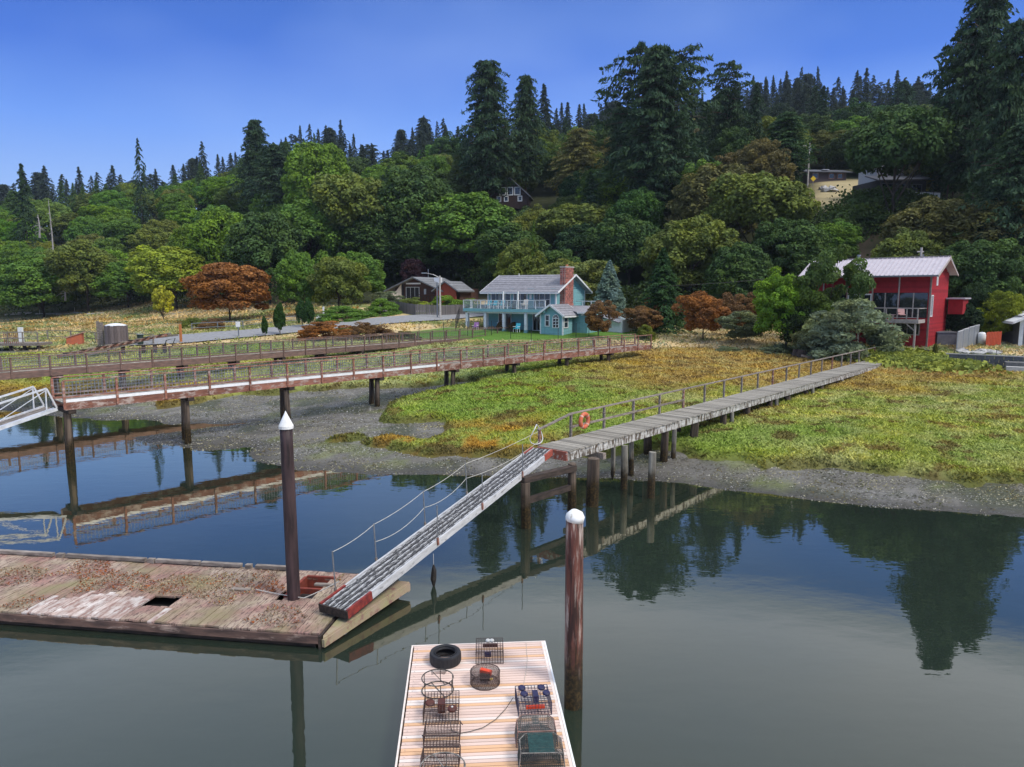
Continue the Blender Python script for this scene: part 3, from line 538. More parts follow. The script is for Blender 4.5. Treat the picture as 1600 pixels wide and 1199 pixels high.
for k, (px, yt, yb, d, w, c, lab) in enumerate([(935, 474, 528, 80, 48, 'brn', 'brown-leaved shrub beside the white tanks of the blue-green house'), (1004, 478, 522, 80, 62, 'brn', 'bronze shrub at the end of the long walkway'), (1032, 468, 518, 82, 50, 'rust', 'rust shrub under the green fir'),
        (1098, 455, 532, 74, 78, 'rust', 'largest rust-orange shrub on the marsh edge'), (1150, 462, 525, 77, 60, 'brn', 'brown shrub right of the largest rust shrub'), (1190, 464, 520, 80, 50, 'rust', 'rust shrub left of the bright shore tree'), (1165, 490, 535, 71, 70, 'gray', 'grey-green twiggy shrub at the marsh edge')]):
    b = hit(px, yb); p = pd(px, yt, b.y); tree_at(('vase0', 'vase1')[k % 2], b.x, b.y, p.z, w * b.y / F * 1.1, G[c], lab, name='shrub', cat='shrub')
for kind, px, yt, yb, w, c, lab in [('maple2', 1228, 425, 545, 84, (.16, .30, .03), 'bright green shore tree left of the pine'), ('vase0', 1284, 398, 545, 104, (.09, .15, .04), 'dark green pine in front of the red house'), ('fineround', 1255, 470, 548, 80, (.04, .07, .02), 'dark green foliage under the pine'),
        ('bush1', 1328, 466, 556, 135, (.20, .25, .15), 'grey-green willow shrub before the red house'), ('fineround', 1275, 505, 557, 80, (.16, .19, .10), 'low grey shrub left of the willow shrub'), ('column', 1502, 470, 535, 50, (.022, .045, .018), 'dark conical evergreen right of the red house'), ('alder0', 1562, 455, 535, 70, (.22, .27, .03), 'yellow-green garden tree beside the white house'),
        ('fineround', 1521, 435, 530, 60, (.03, .06, .02), 'dark evergreen behind the silver fence')]:
    b = hit(px, yb); p = pd(px, yt, b.y); tree_at(kind, b.x, b.y, p.z, w * b.y / F * 1.1, c, lab, name='garden_tree', cat='tree')
for px, yt, yb, w, lab in [(438, 473, 524, 18, 'left columnar cypress beside the road'), (472, 468, 512, 17, 'middle columnar cypress of the close pair by the road'), (483, 468, 512, 17, 'right columnar cypress of the close pair by the road'), (414, 494, 526, 10, 'smallest young cypress by the road')]:
    b = hit(px, yb); p = pd(px, yt, b.y); tree_at('column', b.x, b.y, p.z, w * b.y / F * 1.1, (.035, .085, .02), lab, name='cypress', cat='cypress', group='cypresses along the road')
for px, yt, yb, w, c, lab in [(515, 501, 530, 85, 'rust', 'rust-brown thicket on the marsh edge left of the dry stalks'), (560, 503, 530, 50, 'brn', 'brown twiggy thicket right of the rust-brown one'), (600, 508, 530, 60, 'brn', 'low straw-brown thicket near the wire fence'), (640, 517, 532, 50, 'olb', 'low weedy clump at the end of the thickets'),
        (540, 478, 500, 100, 'md', 'green hedge left of the board fence'), (600, 466, 492, 60, 'md', 'green bush at the left end of the board fence'), (612, 455, 482, 60, 'gray', 'grey-green garden bush below the brown house'), (640, 463, 484, 50, 'ol', 'olive garden bush over the board fence'), (663, 452, 472, 34, 'dk', 'dark clipped bush by the brown house wall'),
        (655, 470, 484, 40, 'yl', 'yellow-green bush on the board fence'), (700, 458, 486, 75, 'br', 'large bright hedge right of the street lamp'), (738, 466, 486, 30, 'br', 'bright hedge end by the driveway'), (330, 497, 514, 36, 'brn', 'dull brush under the rust tree'), (300, 494, 512, 34, 'ol', 'olive scrub in the dry grass'),
        (1010, 505, 530, 40, 'ol', 'olive scrub at the foot of the bronze shrub'), (1300, 545, 562, 60, 'gray', 'grey scrub beside the pier landing'), (1215, 535, 552, 60, 'gray', 'pale grass hummock left of the stump'), (1140, 540, 552, 50, 'gray', 'silvery weeds at the marsh top')]:
    b = hit(px, yb); p = pd(px, yt, b.y); tree_at('bush%d' % random.randrange(3), b.x, b.y, p.z, w * b.y / F * 1.1, G[c], lab, name='bush', cat='bush', depth=.7)
# ridge line conifers
SKY = [(-60, 300), (0, 285), (30, 262), (55, 247), (100, 268), (145, 250), (170, 258), (190, 262), (240, 262), (270, 255), (315, 235), (345, 240), (365, 235), (400, 222), (440, 200), (470, 192), (508, 180), (540, 185), (565, 205), (600, 215), (620, 208), (660, 170), (695, 170), (720, 200), (780, 190), (850, 150), (880, 156), (900, 156), (930, 150), (955, 155), (1000, 160), (1110, 130), (1180, 112), (1205, 102), (1220, 98), (1240, 106), (1270, 98), (1295, 108), (1320, 116), (1350, 106), (1380, 118), (1393, 106), (1430, 112), (1450, 125), (1500, 122), (1700, 110)]
def zone(px):
    Z = [(-99, 'at the far left'), (110, 'left of the lone narrow fir'), (230, 'between the lone narrow fir and the irregular dark fir'), (400, 'around the bright green skyline maple'), (560, 'left of the tallest ragged fir'), (720, 'around the tallest ragged fir'), (880, 'between the leaning fir and the widest fir'), (1090, 'right of the widest fir'), (1290, 'above the dry upper field'), (1430, 'near the giant firs on the right')]
    return [b for a, b in Z if px >= a][-1]
def skyy(px): return float(np.interp(px, [a for a, b in SKY], [b for a, b in SKY]))
KEEP = [(775, 275, 832, 318, 170), (1262, 286, 1372, 322, 121), (1358, 258, 1448, 318, 122), (1258, 225, 1268, 290, 130)]   # windows of view onto the hill houses and the field
px = -70
while px < 1680:
    d = random.uniform(295, 335); yt = skyy(px) + random.choice((0, 4, 10, 16, 24)) + random.uniform(-4, 6)
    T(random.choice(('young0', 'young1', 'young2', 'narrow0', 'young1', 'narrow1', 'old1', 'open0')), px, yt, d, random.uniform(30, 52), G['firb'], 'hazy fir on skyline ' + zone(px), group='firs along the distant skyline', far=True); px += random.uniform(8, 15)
for yoff, step, d0 in ((22, 17, 270), (48, 22, 245)):
    px = -70
    while px < 1680:
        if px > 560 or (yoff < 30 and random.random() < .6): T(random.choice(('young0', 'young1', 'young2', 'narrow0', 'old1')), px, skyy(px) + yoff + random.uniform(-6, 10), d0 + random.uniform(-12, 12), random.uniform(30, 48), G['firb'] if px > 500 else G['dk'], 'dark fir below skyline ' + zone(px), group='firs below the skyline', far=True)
        px += random.uniform(step * .8, step * 1.3)
# woods that fill the slope
cnt = 0
yy = 128.
while yy < 315:
    xx = -yy * .85
    while xx < yy * .85:
        X_ = xx + random.uniform(-3, 3); Y_ = yy + random.uniform(-3, 3); xx += (9.5 + yy * .012) * (1 if yy < 195 else 1.5); z = z1(X_, Y_)
        q = fw((X_, Y_, z)); px = q[0]
        toe = np.interp(px, [0, 300, 440, 560, 700, 860, 1000, 1300, 1600], [176, 158, 142, 150, 154, 128, 112, 108, 100])
        if Y_ < toe or sdist(DRYF, np.array([X_]), np.array([Y_]))[0] > -3: continue
        h = random.uniform(9, 15); top = fw((X_, Y_, z + h)); w = random.uniform(9, 13) * (1 if Y_ < 195 else 1.35); wp = w * F / Y_ / 2
        if top[1] < skyy(px) + (16 if px < 420 else 32): continue
        if any(Y_ < kd and px + wp * .9 > a and px - wp * .9 < c and top[1] < dd and q[1] > b for a, b, c, dd, kd in KEEP): continue
        if px < 400: c = random.choice((G['br'], G['md'], G['ol'], (.18, .24, .05), (.12, .19, .035)))
        elif px < 900: c = random.choice((G['dk'], G['md'], G['ol'], G['dk']))
        else: c = random.choice((G['dk'], G['dk'], G['ol'], G['olb'], G['fir']))
        if px > 560 and random.random() < .25: k = random.choice(('young0', 'old0', 'young2')); c = G['fir']; h *= 1.35
        else: k = random.choice(('maple0', 'maple1', 'maple2', 'maple3', 'umb0', 'alder0', 'alder1'))
        zone = 'over the left meadow' if px < 200 else 'on the slope above the rust tree' if px < 440 else 'on the slope above the brown house' if px < 720 else 'on the slope around the cabin' if px < 900 else 'on the slope below the widest fir' if px < 1120 else 'on the slope around the dry field' if px < 1380 else 'on the slope above the red house'; zone += ', near its foot' if Y_ < toe + 22 else ', higher up'
        tree_at(k, X_, Y_, z + h, w, tuple(a * random.uniform(.85, 1.15) for a in c), ('dark fir ' if k[:3] in ('you', 'old') else ('feathery ' if k[:3] == 'ald' else 'flat-topped ' if k[:3] == 'umb' else 'rounded ') + {G['br']: 'bright green', G['md']: 'mid green', G['ol']: 'olive', G['dk']: 'dark green', G['olb']: 'brownish', G['fir']: 'blackish'}.get(c, 'yellow-green') + (' maple ' if k[:3] != 'ald' else ' alder ')) + zone, group=('firs ' if k[:3] in ('you', 'old') else 'leafy trees ') + zone, far=True); cnt += 1
    yy += 9.5 if yy < 195 else 13
print('fill trees', cnt)
# undergrowth that closes the foot of the wood
def under(n, pts, name, lab, col, h0):
    P = np.array(pts); seg = rng.integers(0, len(P) - 1, n); t = rng.random(n)[:, None]; C = P[seg] * (1 - t) + P[seg + 1] * t; C = C + np.stack([rng.normal(0, 1.2, n), rng.normal(0, 2.2, n)], 1)
    z = zg(C[:, 0], C[:, 1]); hh = h0 * (.5 + fbm(C[:, 0], C[:, 1], 5, 12)) * np.sqrt(rng.random(n)); C3 = np.stack([C[:, 0], C[:, 1], z + hh], 1)
    N = norm(rng.normal(size=(n, 3)) + np.array([0, -.4, .8])); T_ = norm(np.cross(N, rng.normal(size=(n, 3)))); B = np.cross(N, T_); s = rng.uniform(.12, .28, n)[:, None]
    cc = np.tile(np.array(col), (n, 1)) * (.6 + .8 * fbm(C[:, 0], C[:, 1], 4, 17))[:, None]
    put(name, quads(name, C3, T_ * s, B * s, GRASSM, cc, rng.random(n)), kind='stuff', label=lab, cat='undergrowth')
under(30000, [tuple(pd(x, 455, d))[:2] for x, d in ((-60, 172), (50, 170), (200, 165), (300, 155), (440, 136), (560, 146), (700, 150), (860, 118), (1000, 102), (1150, 100), (1320, 92), (1500, 86), (1680, 84))], 'undergrowth', 'dense brambles closing the foot of the wooded slope', (.045, .075, .02), 4.5)
under(16000, [tuple(pd(x, 455, d))[:2] for x, d in ((1240, 112), (1300, 110), (1340, 113), (1400, 116), (1500, 110))], 'bank_brambles', 'green brambles on the steep bank below the dry field', (.06, .10, .025), 4)
# dead trees and logs
def snag(px, yt, yb, d, lab, seed):
    r = random.Random(seed); p = pd(px, yt, d); q = pd(px, yb, d); b = MB(); h = p.z - q.z; b.tube([(0, 0, 0), (.2, 0, h * .5), (0, 0, h)], [.22, .14, .04], 6)
    for i in range(26):
        z = r.uniform(.15, .95) * h; a = r.uniform(0, 6.28); L = r.uniform(.6, 2.6) * (1.1 - z / h); b.tube([(0, 0, z), (math.cos(a) * L * .6, math.sin(a) * L * .6, z - L * .1), (math.cos(a) * L, math.sin(a) * L, z - L * .5)], [.05, .03, .012], 4)
    b.build('dead_tree', SNAG, **dict(label=lab, cat='dead tree')).location = (q.x, d, q.z)
snag(85, 312, 430, 158, 'tall bleached dead tree in the left wood', 1); snag(62, 335, 372, 162, 'short forked dead tree left of the tall dead one', 2); snag(102, 428, 470, 156, 'dead limb low on the left wood', 3); snag(1015, 300, 335, 128, 'pale dead branches under the widest conifer', 4)
b = MB()
for i in range(9):
    p = hit(8 + i * 16, 492 + random.uniform(-1.5, 1.5)); q = p + Vector((random.uniform(1.5, 4.5), random.uniform(-1, 1), random.uniform(-.1, .35))); b = MB().tube([p + Vector((0, 0, .2)), q + Vector((0, 0, .25))], [.2, .12], 6)
    if i % 3 == 0: m_ = p.lerp(q, .5); b.tube([m_, m_ + Vector((.3, 0, 1.6))], [.08, .04], 5)
    b.build('driftwood_log', SNAG, label='bleached driftwood log lying at the foot of the left wood', cat='log', group='driftwood logs by the meadow')
# ------------------------------------------------------------------ piers and walkways
def yaw(a, b): return math.atan2(b[1] - a[1], b[0] - a[0])
PLK = MB().box(-.5, -.5, -.5, .5, .5, .5)
def unit(mat):
    b = MB(); b.box(-.5, -.5, -.5, .5, .5, .5); me = b.mesh('plank', mat); return me
def pile_mesh(mat, r=.17, n=10, name='pile'):
    b = MB(); k = random.Random(int(r * 1000)); pts = [(k.uniform(-.02, .02) * (i > 0), k.uniform(-.02, .02) * (i > 0), i / 4) for i in range(5)]
    b.tube(pts, [r * 1.06, r * 1.02, r, r * .97, r * .94], n); return b.mesh(name, mat, False)
PM = {k: pile_mesh(m, .17) for k, m in (('d', PILE), ('g', PILEG))}
def pile(parent, x, y, ztop, zbot, r=.17, mat='d', name='pile'):
    return put(name, PM[mat], parent, (x, y, zbot), (0, 0, random.uniform(0, 6)), (r / .17, r / .17, ztop - zbot))
def loc2w(o, x, y):
    c, s_ = math.cos(o.rotation_euler.z), math.sin(o.rotation_euler.z); return o.location.x + c * x - s_ * y, o.location.y + s_ * x + c * y
def w2loc(o, X_, Y_):
    c, s_ = math.cos(o.rotation_euler.z), math.sin(o.rotation_euler.z); dx, dy = X_ - o.location.x, Y_ - o.location.y; return c * dx + s_ * dy, -s_ * dx + c * dy
# weathered single-rail pier
PA, PB = Vector((1.53, 26.12, 0)), Vector((33.9, 63.6, 0)); PL = (PB - PA).length; PD = 2.2
pier = thing('pier', 'weathered grey plank pier with one handrail, crossing the marsh from the ramp', 'pier', (PA.x, PA.y, 0), yaw(PA, PB))
pl = unit(DECKG); n = 285; w = PL / n
hw = lambda x: .72 + .16 * x / PL                     # half width grows slightly towards the shore
for i in range(n):
    x = (i + .5) * w; ov = random.uniform(-.03, .03)
    put('plank', pl, pier, (x, ov, PD - .025 + random.uniform(-.006, .006)), (0, random.uniform(-.01, .01), random.uniform(-.006, .006)), (w - .016, 2 * hw(x) + .06, .045))
for sgn in (-1, 1):
    i = 0; x = 0.
    while x < PL - .5:
        L = min(random.uniform(4.6, 6), PL - x); b = MB(); b.beam((x + .01, sgn * (hw(x) - .04), PD - .21), (x + L - .01, sgn * (hw(x + L) - .04), PD - .21), .075, .31); b.build('fascia_board', FASCIA if sgn < 0 else WOODG, pier); x += L
b = MB(); b.beam((0, 0, PD - .21), (PL, 0, PD - .21), .09, .3); b.build('centre_joist', DARKW, pier)
MB().beam((-.04, -.7, PD - .2), (-.04, .7, PD - .2), .07, .34).build('end_board', M('faded_red_paint', (.38, .09, .05), (.25, .10, .07), 7, .8, flake=((.5, .46, .4), 4, None, .5, .6)), pier)
xs = [.15, 1.7 + .5] + [2.2 + 2.42 * i for i in range(1, 20)]; xs = [x for x in xs if x < PL - .2]
for i, x in enumerate(xs):
    m_ = WOODG if i % 5 else WOODR
    MB().box(x - .045, hw(x) + .0, PD - .3, x + .045, hw(x) + .09, PD + .92 if i else PD + .60).build('post', m_, pier)
for a, c in zip(xs[1:], xs[2:]): MB().beam((a, hw(a) + .045, PD + .95), (c, hw(c) + .045, PD + .95), .13, .05).build('top_rail', WOODG, pier)
MB().beam((xs[0] - .1, hw(0) + .045, PD + .60), (xs[1], hw(2) + .045, PD + .95), .13, .05).build('top_rail', WOODG, pier)
for a, c in zip(xs[1:5], xs[2:6]): MB().beam((a, hw(a) - .02, PD + .42), (c, hw(c) - .02, PD + .42), .04, .09).build('mid_rail', WOODG, pier)
for X_, Y_, r_, m_ in ((.48, 23.52, .17, 'd'), (2.19, 25.31, .16, 'd'), (3.03, 26.1, .24, 'd'), (4.59, 28.31, .14, 'g'), (5.46, 27.12, .15, 'g'), (5.2, 30.3, .12, 'g')):
    lx, ly = w2loc(pier, X_, Y_); top = PD - .37
    if X_ < 1: top = PD - .62
    pile(pier, lx, ly, top, -1.0, r_, m_)
b = MB()
l1 = w2loc(pier, .48, 23.52); l2 = w2loc(pier, 2.19, 25.31)
b.beam((*l1, .95), (*l2, .95), .16, .2); b.build('cross_beam', DARKW, pier); MB().beam((l1[0] - .1, l1[1] + .1, PD - .52), (l2[0], l2[1] - .1, PD - .52), .26, .2).build('cross_beam', DARKW, pier)
MB().beam((2.0, -1.0, PD - .50), (2.0, .9, PD - .50), .2, .24).build('cross_beam', WOODG, pier)
MB().prism([(3.1, -.72), (3.22, -.72), (3.22, -.58), (3.1, -.58)], [.55, .8, .4, .7], PD - .37).build('broken_pile', PILEG, pier)
x = 7.6; k = 0
while x < PL - 2:
    for sgn in (-1, 1):
        X_, Y_ = loc2w(pier, x, sgn * .55); g = z1(X_, Y_) - .3; r_ = .2 if (k + (sgn > 0)) % 2 else .17
        if PD - .35 - g > .15: pile(pier, x + (.35 if sgn > 0 else 0), sgn * .52, PD - .36, g, r_, 'd')
    if k % 2 == 0:
        X_, Y_ = loc2w(pier, x, -.8); pile(pier, x + .5, -hw(x) + .02, PD - .36, z1(X_, Y_) - .2, .11, 'g')
    x += 3.3 if k % 2 else 2.9; k += 1
# life ring, hose
lr = thing('life_ring', 'faded orange life ring hanging on the pier handrail', 'life ring', (0, 0, 0))
lx, ly = loc2w(pier, 2.95, hw(0) - .08); lr.location = (lx, ly, PD + .58); lr.rotation_euler = (R(90), 0, pier.rotation_euler.z)
b = MB(); b.tube([(math.cos(t) * .27, math.sin(t) * .27, 0) for t in np.linspace(0, 2 * math.pi, 25)[:-1]], .085, 10, closed=True); b.build('ring', M('faded_orange', (.62, .12, .05), (.5, .16, .09), 8, .6), lr, True)
for t0 in (.8, 2.4, 4.0, 5.5):
    b = MB(); b.tube([(math.cos(t) * .27, math.sin(t) * .27, 0) for t in (t0 - .12, t0, t0 + .12)], .091, 10, False); b.build('band', flat('pale_band', (.62, .35, .27)), lr, True)
b = MB(); hz = [loc2w(pier, -.05 + .32 * math.cos(t), .75 + .1 * math.sin(t * 2)) + (PD + .02 + .42 + .38 * math.sin(t) ,) for t in np.linspace(0, 12.4, 60)]; b.tube(hz, .018, 5)
b.build('hose', flat('white_hose', (.68, .68, .66)), label='coiled white hose hooped on the post at the seaward end of the pier', cat='hose')
# ramp
RA, RB = Vector((-4.22, 15.97, .60)), Vector((1.12, 25.9, 2.22)); RL = (RB - RA).length
ramp = thing('ramp', 'steep white-sided gangplank with worn anti-slip strips from the pier down to the old float', 'ramp', RA, yaw(RA, RB)); 
pit = math.asin((RB.z - RA.z) / RL); ramp.rotation_euler = (0, -pit, yaw(RA, RB))
RAMPW = M('flecked_white_strip', (.55, .55, .55), (.34, .34, .34), 14, .7, (.6, 3, 3), .5, flake=((.06, .06, .062), 9, (.6, 3, 3), .47, .55)); RAMPD = M('black_grip_strip', (.035, .036, .04), (.075, .075, .075), 20, .7, (.5, 3, 3), .4, flake=((.45, .45, .45), 10, (.6, 3, 3), .56, .64))
MB().box(0, -.39, -.03, RL, .39, .0).build('base_board', RAMPD, ramp)
for i in range(9):
    y0 = -.37 + i * .74 / 9; MB().box(.02, y0 + .012, .0, RL - .02, y0 + .058, .03).build('grip_strip', RAMPW if i % 2 == 0 else RAMPD, ramp)
for sgn in (-1, 1):
    MB().box(.9, sgn * .41 - .025, -.17, RL - .7, sgn * .41 + .025, .04).build('side_rail', WORNW, ramp)
    MB().box(0, sgn * .41 - .03, -.18, .89, sgn * .41 + .03, .045).build('rail_end', M('rust_red_steel', (.30, .045, .03), (.12, .02, .02), 8, .6), ramp); MB().box(RL - .69, sgn * .41 - .03, -.18, RL, sgn * .41 + .03, .045).build('rail_end', M('orange_red_steel', (.38, .09, .055), (.26, .06, .045), 8, .6), ramp)
MB().box(-.03, -.44, -.18, -.002, .44, .03).build('end_plate', DARKW, ramp)
for px, sd_ in ((649, -1), (720, -1), (784, -1), (532, 1), (622, 1), (697, 1), (761, 1)):
    q = along(RA, RB, px + (14 if sd_ < 0 else -12)); s_ = (q - RA).length * 1.0; s_ = min(max(s_, .6), RL - .5)
    MB().box(s_ - .03, sd_ * .46 - .022, -.1, s_ + .03, sd_ * .46 + .022, .12).build('bracket', WOODR if sd_ < 0 else WOODG, ramp)
    MB().tube([(s_, sd_ * .46, 0), (s_ + .1, sd_ * .48, 1.05)], .018, 6).build('stanchion', METAL, ramp)
def rope(name, pts, sag, r, mat, label, cat='rope', grp=None):
    P = [];
    for a, c in zip(pts, pts[1:]):
        a, c = Vector(a), Vector(c)
        for i in range(8): t = i / 8; q = a.lerp(c, t); q.z -= sag * 4 * t * (1 - t); P.append(q)
    P.append(Vector(pts[-1])); return MB().tube(P, r, 4).build(name, mat, label=label, cat=cat, group=grp)
Mr = Matrix.Translation(RA) @ Matrix.Rotation(yaw(RA, RB), 4, 'Z') @ Matrix.Rotation(-pit, 4, 'Y')
def rp_(s_, y_, z_): return Mr @ Vector((s_, y_, z_))
for o in ramp.children: pass
sts = sorted([o.data.vertices[0].co.x for o in ramp.children if o.name.startswith('stanchion') and o.data.vertices[0].co.y > 0])
ptp = Vector(loc2w(pier, .15, hw(0) + .05) + (PD + .55,))
rope('handrail_rope', [rp_(s_ + .1, .48, 1.03) for s_ in sts] + [ptp], .06, .009, ROPE, 'upper white rope strung along the far side of the ramp'); rope('handrail_rope', [rp_(s_ + .06, .47, .55) for s_ in sts[1:]] + [ptp - Vector((0, 0, .4))], .16, .009, ROPE, 'lower slack rope along the far side of the ramp')
b = rope('mooring_rope', [rp_(.9, .6, .1), Vector((-5.2, 16.95, .42)), Vector((-6.6, 17.5, .41))], .02, .014, ROPE, 'pale rope lying from the ramp foot to the pile on the old float')
MUSS = M('mussels', (.03, .025, .02), (.012, .01, .01), 20, .6, bump=.8)
for px, lab in ((622, 'rope with dark mussels hanging from the ramp, left one'), (646, 'rope with dark mussels hanging from the ramp, right one')):
    q = along(RA, RB, px + 4); y_ = -.56 if px == 646 else .2; q = rp_((q - RA).length, y_, -.15); t_ = thing('hanging_rope', lab, 'rope', (q.x, q.y, q.z)); MB().tube([(0, 0, 0), (0, 0, -q.z - .1)], .008, 4).build('line', ROPE, t_)
    MB().tube([(0, 0, -q.z + .62), (.01, 0, -q.z + .45), (-.01, 0, -q.z + .2), (0, 0, -q.z + .0)], [.02, .07, .085, .03], 7).build('mussel_clump', MUSS, t_)
# long walkways
def wire_panel(b, x0, x1, y, z0, z1_, st=.16):
    x = x0
    while x < x1: b.box(x - .009, y - .006, z0, x + .009, y + .006, z1_); x += st
    z = z0
    while z <= z1_ + .01: b.box(x0, y - .005, z - .009, x1, y + .005, z + .009); z += st
def walkway(name, label, A, B, zd, W_, piles, mesh_to, base_x=0., wood=WOODR, kick=None, stretch=0., pilem='d'):
    L = (B - A).length; o = thing(name, label, 'walkway', (A.x, A.y, 0), yaw(A, B)); H_ = 1.0; x0 = -stretch; h = W_ / 2
    dk = MB(); n = int((L + stretch) / .16)
    for i in range(n): x = x0 + (i + .5) * (L + stretch) / n; dk.box(x - .072, -h + .04, zd - .05 + random.uniform(-.004, .004), x + .072, h - .04, zd)
    dk.build('deck_boards', DECKG, o, kind='stuff')
    for sg in (-1, 1):
        x = x0
        while x < L - .3:
            l_ = min(4.58, L - x); MB().beam((x + .005, sg * h, zd - .19), (x + l_ - .005, sg * h, zd - .19), .09, .36).build('side_beam', wood, o)
            kk = kick and kick(x) and sg < 0; MB().box(x + .005, sg * (h + .0) - .05, zd - .005, x + l_ - .005, sg * h + .06, zd + (.13 if kk else .09)).build('kick_board', WHITEP if kk else wood, o)
            x += l_
        nb = int(round((L + stretch) / 2.29)); st = (L + stretch) / nb
        for i in range(nb + 1):
            x = x0 + i * st; MB().box(x - .05, sg * (h + .065) - .055, zd - .32, x + .05, sg * (h + .065) + .055, zd + H_).build('post', wood, o)
            if i < nb:
                MB().box(x + .0, sg * (h + .065) - .09, zd + H_ + .002, x + st, sg * (h + .065) + .09, zd + H_ + .045).build('top_rail', wood, o)
                MB().box(x + .053, sg * (h + .04) - .02, zd + .2, x + st - .053, sg * (h + .04) + .02, zd + .26).build('bottom_rail', wood, o)
                if x < mesh_to:
                    w_ = MB(); wire_panel(w_, x + .06, x + st - .06, sg * (h + .02), zd + .28, zd + .96); w_.build('wire_mesh', METAL, o)
                else:
                    w_ = MB(); wire_panel(w_, x + .06, x + st - .06, sg * (h + .02), zd + .28, zd + .96, .33); w_.build('wire_mesh', METAL, o)
    for x in piles:
        for sg in (-1, 1):
            X_, Y_ = loc2w(o, x, sg * .62 * h); g = min(z1(X_, Y_) - .4, zd - .9)
            if zd - .6 > z1(X_, Y_): pile(o, x + .15 * sg, sg * .62 * h + .0, zd - .55, g, .17, pilem)
        MB().box(x - .16, -h - .05, zd - .57, x + .16, h + .05, zd - .375).build('cross_beam', DARKW if piles[0] < 0 or pilem == 'd' else wood, o)
    return o
WA, WB = Vector((-21.45, 33.24, 0)), Vector((12.8, 69.36, 0))
w1 = walkway('walkway', 'long red-brown railed boardwalk on piles crossing the mud in front, nearest of the two', WA, WB, 2.92, 1.7, [.3, 4.9 + .9, 11.6, 18, 24.6, 31, 37.5, 43.5], 30, kick=lambda x: x < 21)
w1.location.z = 0
QA, QB = pz(-120, 601, 2.5), pz(795, 528, 2.5)
w2 = walkway('walkway', 'second brown railed boardwalk farther back ending at the lawn of the blue-green house', Vector((QA.x - .7, QA.y + .58, 0)), Vector((QB.x - .7, QB.y + .58, 0)), 2.75, 1.8, [3 + 4.4 * i for i in range(13)], 34, wood=M('brown_grey_timber', (.23, .14, .11), (.13, .09, .075), 6, .9, (.4, 2, 2), .4, rand=.3))
# aluminium gangway at the left
gA, gB = pz(90, 641, 2.55), pz(0, 672, 2.0); gd = (gB - gA).normalized(); gE = gA + gd * 9
gw = thing('gangway', 'white aluminium truss gangway sloping off the picture at the left end of the boardwalk', 'gangway', gA, yaw(gA, gE)); gp = math.asin((gA.z - gE.z) / (gE - gA).length); gw.rotation_euler = (0, gp, yaw(gA, gE)); gL = 9.
for sg in (0, 1):
    y = 0 - sg * 1.25; MB().beam((0, y, .05), (gL, y, .05), .07, .14).build('bottom_chord', ALUM, gw); MB().beam((.15, y, 1.12), (gL, y, 1.12), .06, .08).build('top_chord', ALUM, gw); MB().beam((.0, y, .12), (.15, y, 1.1), .05, .07).build('end_post', ALUM, gw); MB().beam((.45, y, .12), (.2, y, 1.1), .05, .05).build('end_post', ALUM, gw)
    MB().beam((.2, y, 1.05), (3.2, y, .12), .03, .03).build('diagonal', ALUM, gw); MB().beam((3.25, y, .12), (3.25, y, 1.08), .05, .05).build('upright', ALUM, gw); MB().beam((3.3, y, 1.05), (6.2, y, .12), .03, .03).build('diagonal', ALUM, gw); MB().beam((6.25, y, .12), (6.25, y, 1.08), .05, .05).build('upright', ALUM, gw)
gd_ = MB(); 
for i in range(60): gd_.box(i * .15, -1.2, .0, i * .15 + .13, -.05, .05)
gd_.build('deck_boards', WOODG, gw, kind='stuff'); MB().box(0, -.36, .055, gL, -.24, .09).build('walk_strip', ALUM, gw)
# ------------------------------------------------------------------ free piles
CAPM = M('stained_white_cap', (.84, .84, .82), (.66, .65, .61), 5, .6, None, .2, flake=((.45, .42, .36), 6, (1, 1, .5), .60, .68))
def big_pile(X_, Y_, zt, r_, mat, lab, cone, zb=-1.5, lean=0.):
    o = thing('mooring_pile', lab, 'pile', (X_, Y_, zb)); b = MB(); n_ = 20; k = random.Random(3); rings = 14; vs = []; fs = []
    for i in range(rings):
        z = (zt - zb) * i / (rings - 1)
        for j in range(n_): a = 2 * math.pi * j / n_; rr = r_ * (1.06 - .1 * i / rings) * (1 + .05 * math.sin(j * 2.1 + i * .2) + k.uniform(-.02, .02)); vs.append((rr * math.cos(a) + lean * z, rr * math.sin(a), z))
    for i in range(rings - 1):
        for j in range(n_): fs.append((i * n_ + j, i * n_ + (j + 1) % n_, (i + 1) * n_ + (j + 1) % n_, (i + 1) * n_ + j))
    fs.append(tuple((rings - 1) * n_ + j for j in range(n_))); b.add(vs, fs); b.build('shaft', mat, o, True)
    z = zt - zb; c = MB(); cx = lean * z
    if cone: c.tube([(cx, 0, z - .02), (cx, 0, z + .05), (cx, 0, z + .36), (cx, 0, z + .42)], [r_ * 1.12, r_ * 1.15, .03, .004], 20)
    else: c.tube([(cx, 0, z - .03), (cx + .01, 0, z + .05), (cx, .01, z + .12), (cx, 0, z + .17)], [r_ * 1.0, r_ * 1.09, r_ * .92, r_ * .45], 18)
    c.build('pile_cap', CAPM, o, not cone); return o
big_pile(-5.5, 17.1, 4.72, .155, PILED, 'tall dark pile with a white cone cap standing through the old float', True, lean=-.004)
big_pile(1.2, 12.95, 3.76, .168, PILER, 'reddish-brown pile with a rounded white cap beside the new float', False, lean=-.004)
